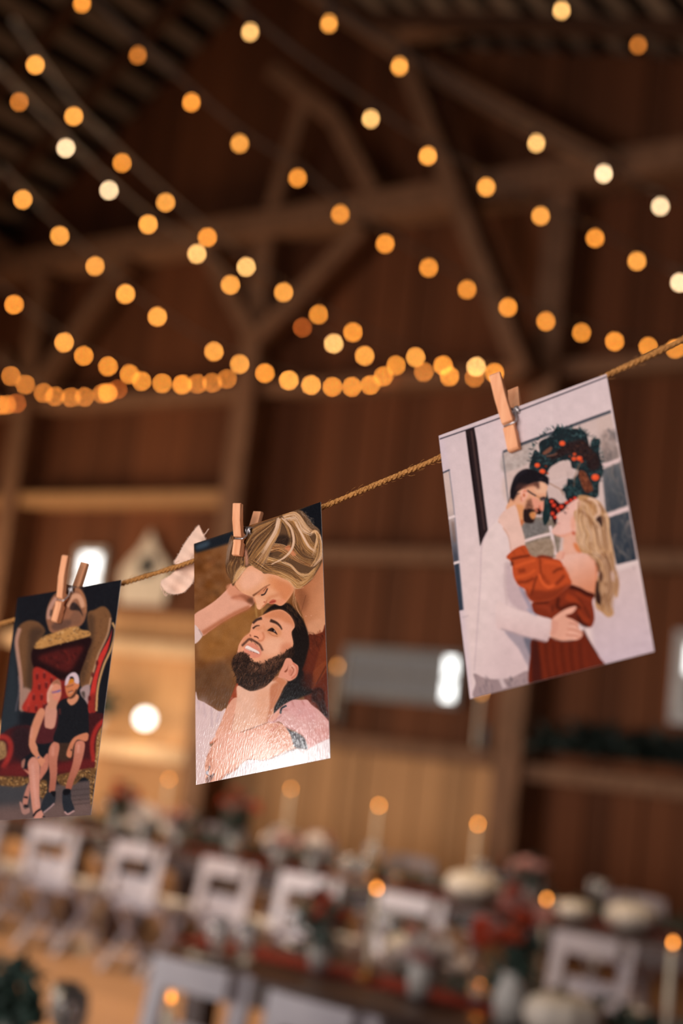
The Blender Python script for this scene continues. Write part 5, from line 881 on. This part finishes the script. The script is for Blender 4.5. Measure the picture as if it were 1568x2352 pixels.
for px, py, b, lev, lab in [(870, 1850, 8.52, 24, 'tall taper candle on the far table, right of the middle print'), (1097, 1893, 8.52, 25, 'tall taper candle on the far table, left of the big post'), (668, 1812, 8.52, 14, 'tall taper candle on the far table right under the middle print'), (388, 1790, 8.52, 14, 'tall taper candle on the far table between the two left prints'), (865, 2040, 4.96, 15, 'ivory taper candle in the middle of the near table'), (1255, 2065, 5.22, 11, 'taper candle with a deep orange flame on the near table, right of the orange flowers'), (1545, 2165, 4.96, 12, 'taper candle at the right edge on the near table'), (393, 2290, 2.5, 4.4, 'taper candle at the bottom, left of the bottom chairs')]:
    p = at_e2(px, py, b); h = p.z-TOP-.013; p.z = TOP+.013; occ(p, 0); taper(p, h, lev, lab)
for px, py, b, lab in [(558, 1915, 8.5, 'votive candle in a glass cup on the far table below the middle print'), (780, 1978, 8.45, 'votive candle in a glass cup on the far table, middle'), (910, 1997, 8.4, 'votive candle in a glass cup on the far table, left of the pumpkin'), (1100, 2268, 5.0, 'glowing votive candle on the near table among the greenery'), (1290, 2000, 8.6, 'votive candle in a glass cup on the far table, right of the post')]:
    p = at_e2(px, py, b); p.z = TOP+.007; occ(p, 0); vot_b(p, YAW, lab, 'candle', 'votive candles on the tables')
for i in range(11): setting(-12.2+i*.93, 8.1, -1, 'far table', ORD[i]+' setting from left, near side')
for i in range(11): setting(-12.0+i*.93, 8.9, 1, 'far table', ORD[i]+' setting from left, wall side')
for i in range(5): setting(-3.85+i*.82, 4.66, -1, 'near table', ORD[i]+' setting from left, near side')
for i in range(5): setting(-3.9+i*.82, 5.36, 1, 'near table', ORD[i]+' setting from left, far side')
for i in range(3): setting(-3.9+i*.8, 2.62, 1, 'nearest table', ORD[i]+' setting from left')
# ================================================================ twine, prints, pins, cloth
ROPE = .665
RP = [(-420, 1560), (-200, 1494), (0, 1434), (130, 1392), (280, 1341), (445, 1288), (600, 1222), (740, 1165), (880, 1106), (1010, 1050), (1200, 958), (1392, 863), (1480, 822), (1568, 779), (1700, 712), (1900, 605)]
W = [at_e2(x, y, ROPE) for x, y in RP]
def dense(P, step):
    Q = Canvas.spline(np.array([tuple(p) for p in P]), False, 40); d = np.r_[0, np.cumsum(np.linalg.norm(np.diff(Q, axis=0), axis=1))]; t = np.arange(0, d[-1], step)
    return np.stack([np.interp(t, d, Q[:, k]) for k in range(3)], 1), t
Q, T = dense(W, .0011)
tw = empty('jute_twine', W[0], 0); tag(tw, 'twisted jute twine the photo prints hang from', 'twine')
tg = np.gradient(Q, axis=0); tg /= np.linalg.norm(tg, axis=1)[:, None]; sx = np.cross(tg, (0, 0, 1.)); sx /= np.linalg.norm(sx, axis=1)[:, None]; sy = np.cross(sx, tg)
rr = np.random.default_rng(3); wob = np.interp(T, np.arange(0, T[-1]+.02, .01), rr.normal(0, .00012, int(T[-1]/.01)+3)[:len(np.arange(0, T[-1]+.02, .01))])
for k in range(3):
    ph = T/.0105*2*np.pi+k*2*np.pi/3; S = Q+sx*(np.cos(ph)*(.00085+wob))[:, None]+sy*(np.sin(ph)*(.00085+wob))[:, None]-np.array(W[0])
    MB().tube([Vector(p) for p in S], .00095, 6).build('strand', MT['jute'], tw, True)
fz = MB()
for i in range(420):
    j = int(rr.integers(5, len(Q)-8)); p = Q[j]; d = rr.normal(0, 1, 3); d -= tg[j]*(d@tg[j]); d /= np.linalg.norm(d); L = rr.uniform(.001, .0032)
    fz.tube([Vector(p+d*.0014-np.array(W[0])), Vector(p+d*(.0016+L*.5)+tg[j]*L*.8-np.array(W[0])), Vector(p+d*(.0014+L*.7)+tg[j]*L*1.7-np.array(W[0]))], .00007, 3, False)
tag(fz.build('loose_fibres', MT['jute'], tw), kind='stuff')
for p, nm in ((W[0], 'left'), (W[-1], 'right')):
    o = MB().box((0, 0, 1.35), (.09, .09, 2.7)).build('post', MT['timber']); place(o, (p.x, p.y, 0)); o.location = Vector((p.x, p.y, 0))+E1*(-.045 if nm == 'left' else .045); tag(o, 'slim wooden post holding the %s end of the twine, outside the picture' % nm, kind='structure')

def print_mat():
    m = bpy.data.materials.new('glossy_photo_print'); m.use_nodes = True; N, L = m.node_tree.nodes, m.node_tree.links; p = N['Principled BSDF']
    a = N.new('ShaderNodeVertexColor'); a.layer_name = 'ink'; L.new(a.outputs[0], p.inputs['Base Color']); p.inputs['Roughness'].default_value = .1; p.inputs['Specular IOR Level'].default_value = .36
    tc = N.new('ShaderNodeTexCoord'); mp = N.new('ShaderNodeMapping'); mp.inputs['Scale'].default_value = (1, 1, .35); L.new(tc.outputs['Object'], mp.inputs[0]); n = N.new('ShaderNodeTexNoise'); n.inputs['Scale'].default_value = 900; n.inputs['Detail'].default_value = 2; L.new(mp.outputs[0], n.inputs['Vector'])
    b = N.new('ShaderNodeBump'); b.inputs['Strength'].default_value = .06; b.inputs['Distance'].default_value = .0006; L.new(n.outputs['Fac'], b.inputs['Height']); L.new(b.outputs[0], p.inputs['Normal']); return m
PRM = print_mat(); INK = 1/1.12
def rodrigues(v): v = Vector(v); return Matrix.Rotation(v.length, 3, v.normalized())
def photo(name, x, corners, cv, nu, nv, label):
    """a 4 x 6 inch print: a fine sheet whose ink is a vertex colour, on a white paper back"""
    R = rodrigues(x[3:]); c = Vector(x[:3]); nrm = -(R @ Vector((0, 1, 0)))
    cor = []
    for px, py in corners:
        d = FWD+RIGHT*((px-CX)/FPX)-UP*((py-CY)/FPX); t = (c-CAM).dot(nrm)/d.dot(nrm); cor.append(np.array(CAM+d*t))
    u, v = np.meshgrid(np.linspace(0, 1, nu), np.linspace(0, 1, nv)); u, v = u[..., None], v[..., None]
    Pm = (cor[0]*(1-u)+cor[1]*u)*(1-v)+(cor[3]*(1-u)+cor[2]*u)*v
    D = Pm-np.array(CAM); z = D@np.array(FWD); X = CX+FPX*(D@np.array(RIGHT))/z; Y = CY-FPX*(D@np.array(UP))/z
    ix = np.clip((X-cv.x0)*cv.k-.5, 0, cv.W-1.01); iy = np.clip((Y-cv.y0)*cv.k-.5, 0, cv.H-1.01); x0, y0 = ix.astype(int), iy.astype(int); fx, fy = (ix-x0)[..., None], (iy-y0)[..., None]
    A = cv.a; C = (A[y0, x0]*(1-fx)+A[y0, x0+1]*fx)*(1-fy)+(A[y0+1, x0]*(1-fx)+A[y0+1, x0+1]*fx)*fy
    C = np.clip(C, 0, 255)/255; lin = np.where(C <= .04045, C/12.92, ((C+.055)/1.055)**2.4)*INK
    vs = (Pm-np.array(c)).reshape(-1, 3).astype(np.float32); n = nu*nv; idx = np.arange(n).reshape(nv, nu)
    F = np.stack([idx[:-1, :-1], idx[1:, :-1], idx[1:, 1:], idx[:-1, 1:]], -1).reshape(-1, 4)
    me = bpy.data.meshes.new(name); me.vertices.add(n); me.vertices.foreach_set('co', vs.ravel()); me.loops.add(F.size); me.loops.foreach_set('vertex_index', F.ravel().astype(np.int32))
    me.polygons.add(len(F)); me.polygons.foreach_set('loop_start', np.arange(0, F.size, 4, dtype=np.int32)); me.polygons.foreach_set('loop_total', np.full(len(F), 4, np.int32)); me.update(calc_edges=True)
    at = me.color_attributes.new('ink', 'FLOAT_COLOR', 'POINT'); at.data.foreach_set('color', np.concatenate([lin.reshape(-1, 3), np.ones((n, 1))], 1).astype(np.float32).ravel()); me.materials.append(PRM)
    o = bpy.data.objects.new(name, me); col.objects.link(o); o.location = c; tag(o, label, 'photo', 'photo prints on the twine')
    k = [Vector(q)-c for q in cor]; nb = nrm*-.00005; nt = nrm*-.00042; b = MB().add([q+nb for q in k]+[q+nt for q in k], [(0, 1, 2, 3), (7, 6, 5, 4), (0, 4, 5, 1), (1, 5, 6, 2), (2, 6, 7, 3), (3, 7, 4, 0)]); bo = b.build('paper_back', MT['paper'], o)
    return o, c, R, nrm
P3 = photo('photo_print', (.1026, .7265, 1.8162, -.2039, -.2603, -.6154), [(1007, 1001), (1392, 859), (1502, 1496), (1079, 1605)], paint_wreath_couple(), 330, 500, 'largest photo print: couple embracing under a green wreath, woman in rust dress')
P2 = photo('photo_print', (-.0402, .8447, 1.7511, -.1559, -.2194, -.6796), [(445, 1249), (736, 1153), (758, 1741), (450, 1803)], paint_looking_up_couple(), 300, 580, 'middle photo print: blonde woman bending over a bearded man looking up')
P1 = photo('photo_print', (-.1738, .945, 1.7048, -.1547, -.1074, -.6966), [(40, 1373), (278, 1332), (208, 1872), (-27, 1886)], paint_big_chair_couple(), 140, 300, 'left photo print: couple seated in a huge red and gold throne chair')

def clothespin(P, tip_px, top_px, width, label, open_=1.0):
    """two wooden prongs and a wire spring gripping the top edge of a print"""
    _, c, R, nrm = P; U = R @ Vector((1, 0, 0))
    def on_plane(q, off):
        d = FWD+RIGHT*((q[0]-CX)/FPX)-UP*((q[1]-CY)/FPX); t = (c+nrm*off-CAM).dot(nrm)/d.dot(nrm); return CAM+d*t
    a, b = on_plane(tip_px, .0045), on_plane(top_px, .0118); ax = (b-a); ax -= nrm*ax.dot(nrm); L = ax.length; ax.normalize(); wd = ax.cross(nrm).normalized()
    if wd.dot(U) < 0: wd = -wd
    org = a-nrm*.0045                                   # on the print surface, at the jaw tips
    root = empty('clothespin', org, 0); tag(root, label, 'clothespin', 'small wooden clothespins on the twine')
    def G(x, y, z): return wd*x+nrm*y+ax*z              # width, away from the print, along the pin
    # profile of the front prong (y, z): inner face rests on the print up to the rope notch, then opens towards the handles
    k = L/.045
    prof = [(.0004, 0), (.0033, -.0004), (.0046, .0006), (.0052, .0105), (.0058, .0135), (.0044, .0142), (.0044, .0158), (.0062, .0164), (.0102, .0300), (.0126, .0440), (.0118, .0450), (.0096, .0446), (.0066, .0300), (.0042, .0205), (.0012, .0195), (.0009, .0165), (.0024, .0150), (.0026, .0125), (.0008, .0110), (.0010, .0080), (.0004, .0060)]
    n = len(prof)
    for s, off in ((1, .0), (-1, -.0006)):
        vs = [G(e*width/2, (y*s+off)+(0 if s > 0 else (1-open_)*max(0, z-.016)*.26), z*k) for e in (-1, 1) for y, z in prof]
        o = MB().add(vs, [tuple(range(n)), tuple(range(n, 2*n))[::-1]]+[(i, i+n, (i+1) % n+n, (i+1) % n) for i in range(n)]).build('prong', MT['pin'], root, bevel=.00035)
        bm = o.data; bm.flip_normals() if s < 0 else None
    S = []; r = .0021; zc, yc = .0242*k, .0002; w2 = width/2+.0009
    S += [G(-width/2+.0006, .0048, .0150*k), G(width/2+.0004, .0051, .0150*k), G(w2, .0046, .0155*k), G(w2, .0022, .019*k), G(w2, yc+r, zc)]
    turns = 4.5
    for i in range(int(turns*12)+1):
        t = i/12*2*math.pi; S.append(G(w2-(2*w2)*i/(turns*12), yc+r*math.cos(t), zc+r*math.sin(t)))
    S += [G(-w2, -.0026, .019*k), G(-w2, -.005, .0155*k), G(-width/2, -.0055, .0150*k), G(width/2-.001, -.0055, .0150*k)]
    MB().tube(S, .00052, 7).build('spring', MT['wire'], root, True)
    MB().tube([G(width/2+.0013+.0011*(i/14), yc+.0021*math.cos(i*.9), zc+.0021*math.sin(i*.9)) for i in range(15)], .0005, 6).build('spring_coil', MT['wire'], root, True)
    return root
clothespin(P3, (1177, 1031), (1135, 857), .0066, 'wooden clothespin gripping the largest print at the right', .85)
clothespin(P2, (540, 1275), (545, 1155), .0064, 'wooden clothespin gripping the middle print', .5)
clothespin(P1, (123, 1427), (151, 1275), .0062, 'wooden clothespin gripping the left print', .25)

# frayed strip of muslin knotted behind the twine
O = [(620, 445), (650, 475), (690, 560), (725, 620), (760, 700), (700, 760), (640, 860), (610, 960), (600, 1040), (580, 1180), (540, 1290), (480, 1370), (400, 1440), (280, 1468), (170, 1452), (90, 1370), (62, 1290), (110, 1240), (200, 1190), (270, 1120), (300, 1050), (265, 985), (310, 900), (400, 735), (470, 630), (560, 510)]
Oc = Canvas.spline(np.array(O, float), True, 8); n = len(Oc)
cen = np.array([(620-(y-445)*.36+40*math.sin(y/240), y) for y in np.linspace(480, 1430, 40)])
import bmesh
bm = bmesh.new(); zb = .6705
def cl(q, dy): 
    px, py = 360+q[0]/6.533, 1140+q[1]/6.533; wav = .0022*math.sin(q[0]/95+q[1]/140)+.0012*math.sin(q[1]/55-q[0]/80); pinch = .004*math.exp(-((q[1]-1010)/130)**2)
    return at_e2(px, py, zb+wav-pinch*0+dy)
rings = []
ym = lambda y: (620-(y-445)*.42, y)
NR = 9
ctr = np.array([(lambda yy: (np.interp(yy, [440, 640, 1000, 1250, 1470], [622, 590, 440, 330, 260]), yy))(min(max(y, 520), 1400)) for y in Oc[:, 1]])
for dy in (0, .0007):
    vs = []
    for j in range(NR+1):
        vs.append([bm.verts.new(cl(ctr[i]+(Oc[i]-ctr[i])*(j/NR), dy)) for i in range(n)])
    rings.append(vs)
for k, vs in enumerate(rings):
    for j in range(NR):
        for i in range(n):
            q = [vs[j][i], vs[j][(i+1) % n], vs[j+1][(i+1) % n], vs[j+1][i]]
            try: bm.faces.new(q if k == 0 else q[::-1])
            except ValueError: pass
for i in range(n): bm.faces.new([rings[0][NR][i], rings[0][NR][(i+1) % n], rings[1][NR][(i+1) % n], rings[1][NR][i]])
bmesh.ops.remove_doubles(bm, verts=bm.verts, dist=1e-6)
c0 = cl((440, 1000), 0)
for v in bm.verts: v.co -= c0
me = bpy.data.meshes.new('cloth_strip'); bm.to_mesh(me); bm.free(); me.materials.append(MT['cloth']); me.polygons.foreach_set('use_smooth', [True]*len(me.polygons))
cs = bpy.data.objects.new('cloth_strip', me); col.objects.link(cs); cs.location = c0; tag(cs, 'frayed blush muslin strip tied at the twine left of the middle print', 'cloth')
th = MB()
for i in range(0, n, 2):
    q = Oc[i]; d = q-ctr[i]; d = d/np.linalg.norm(d)
    for s in range(2):
        e = q+d*rr.uniform(5, 16)+rr.normal(0, 6, 2); th.tube([cl(q-d*6, .0003)-c0, cl((q+e)/2+rr.normal(0, 2, 2), .0003)-c0, cl(e, .0003)-c0], .00012, 4, False)
for P in ([(700, 590), (740, 545), (770, 500), (780, 488)], [(110, 1400), (105, 1450), (130, 1490), (155, 1495)], [(150, 1440), (130, 1470), (170, 1480)], [(65, 1300), (60, 1360), (90, 1420)]): th.tube([cl(p, .0003)-c0 for p in P], .00028, 5)
th.build('frayed_thread', MT['cloth'], cs)
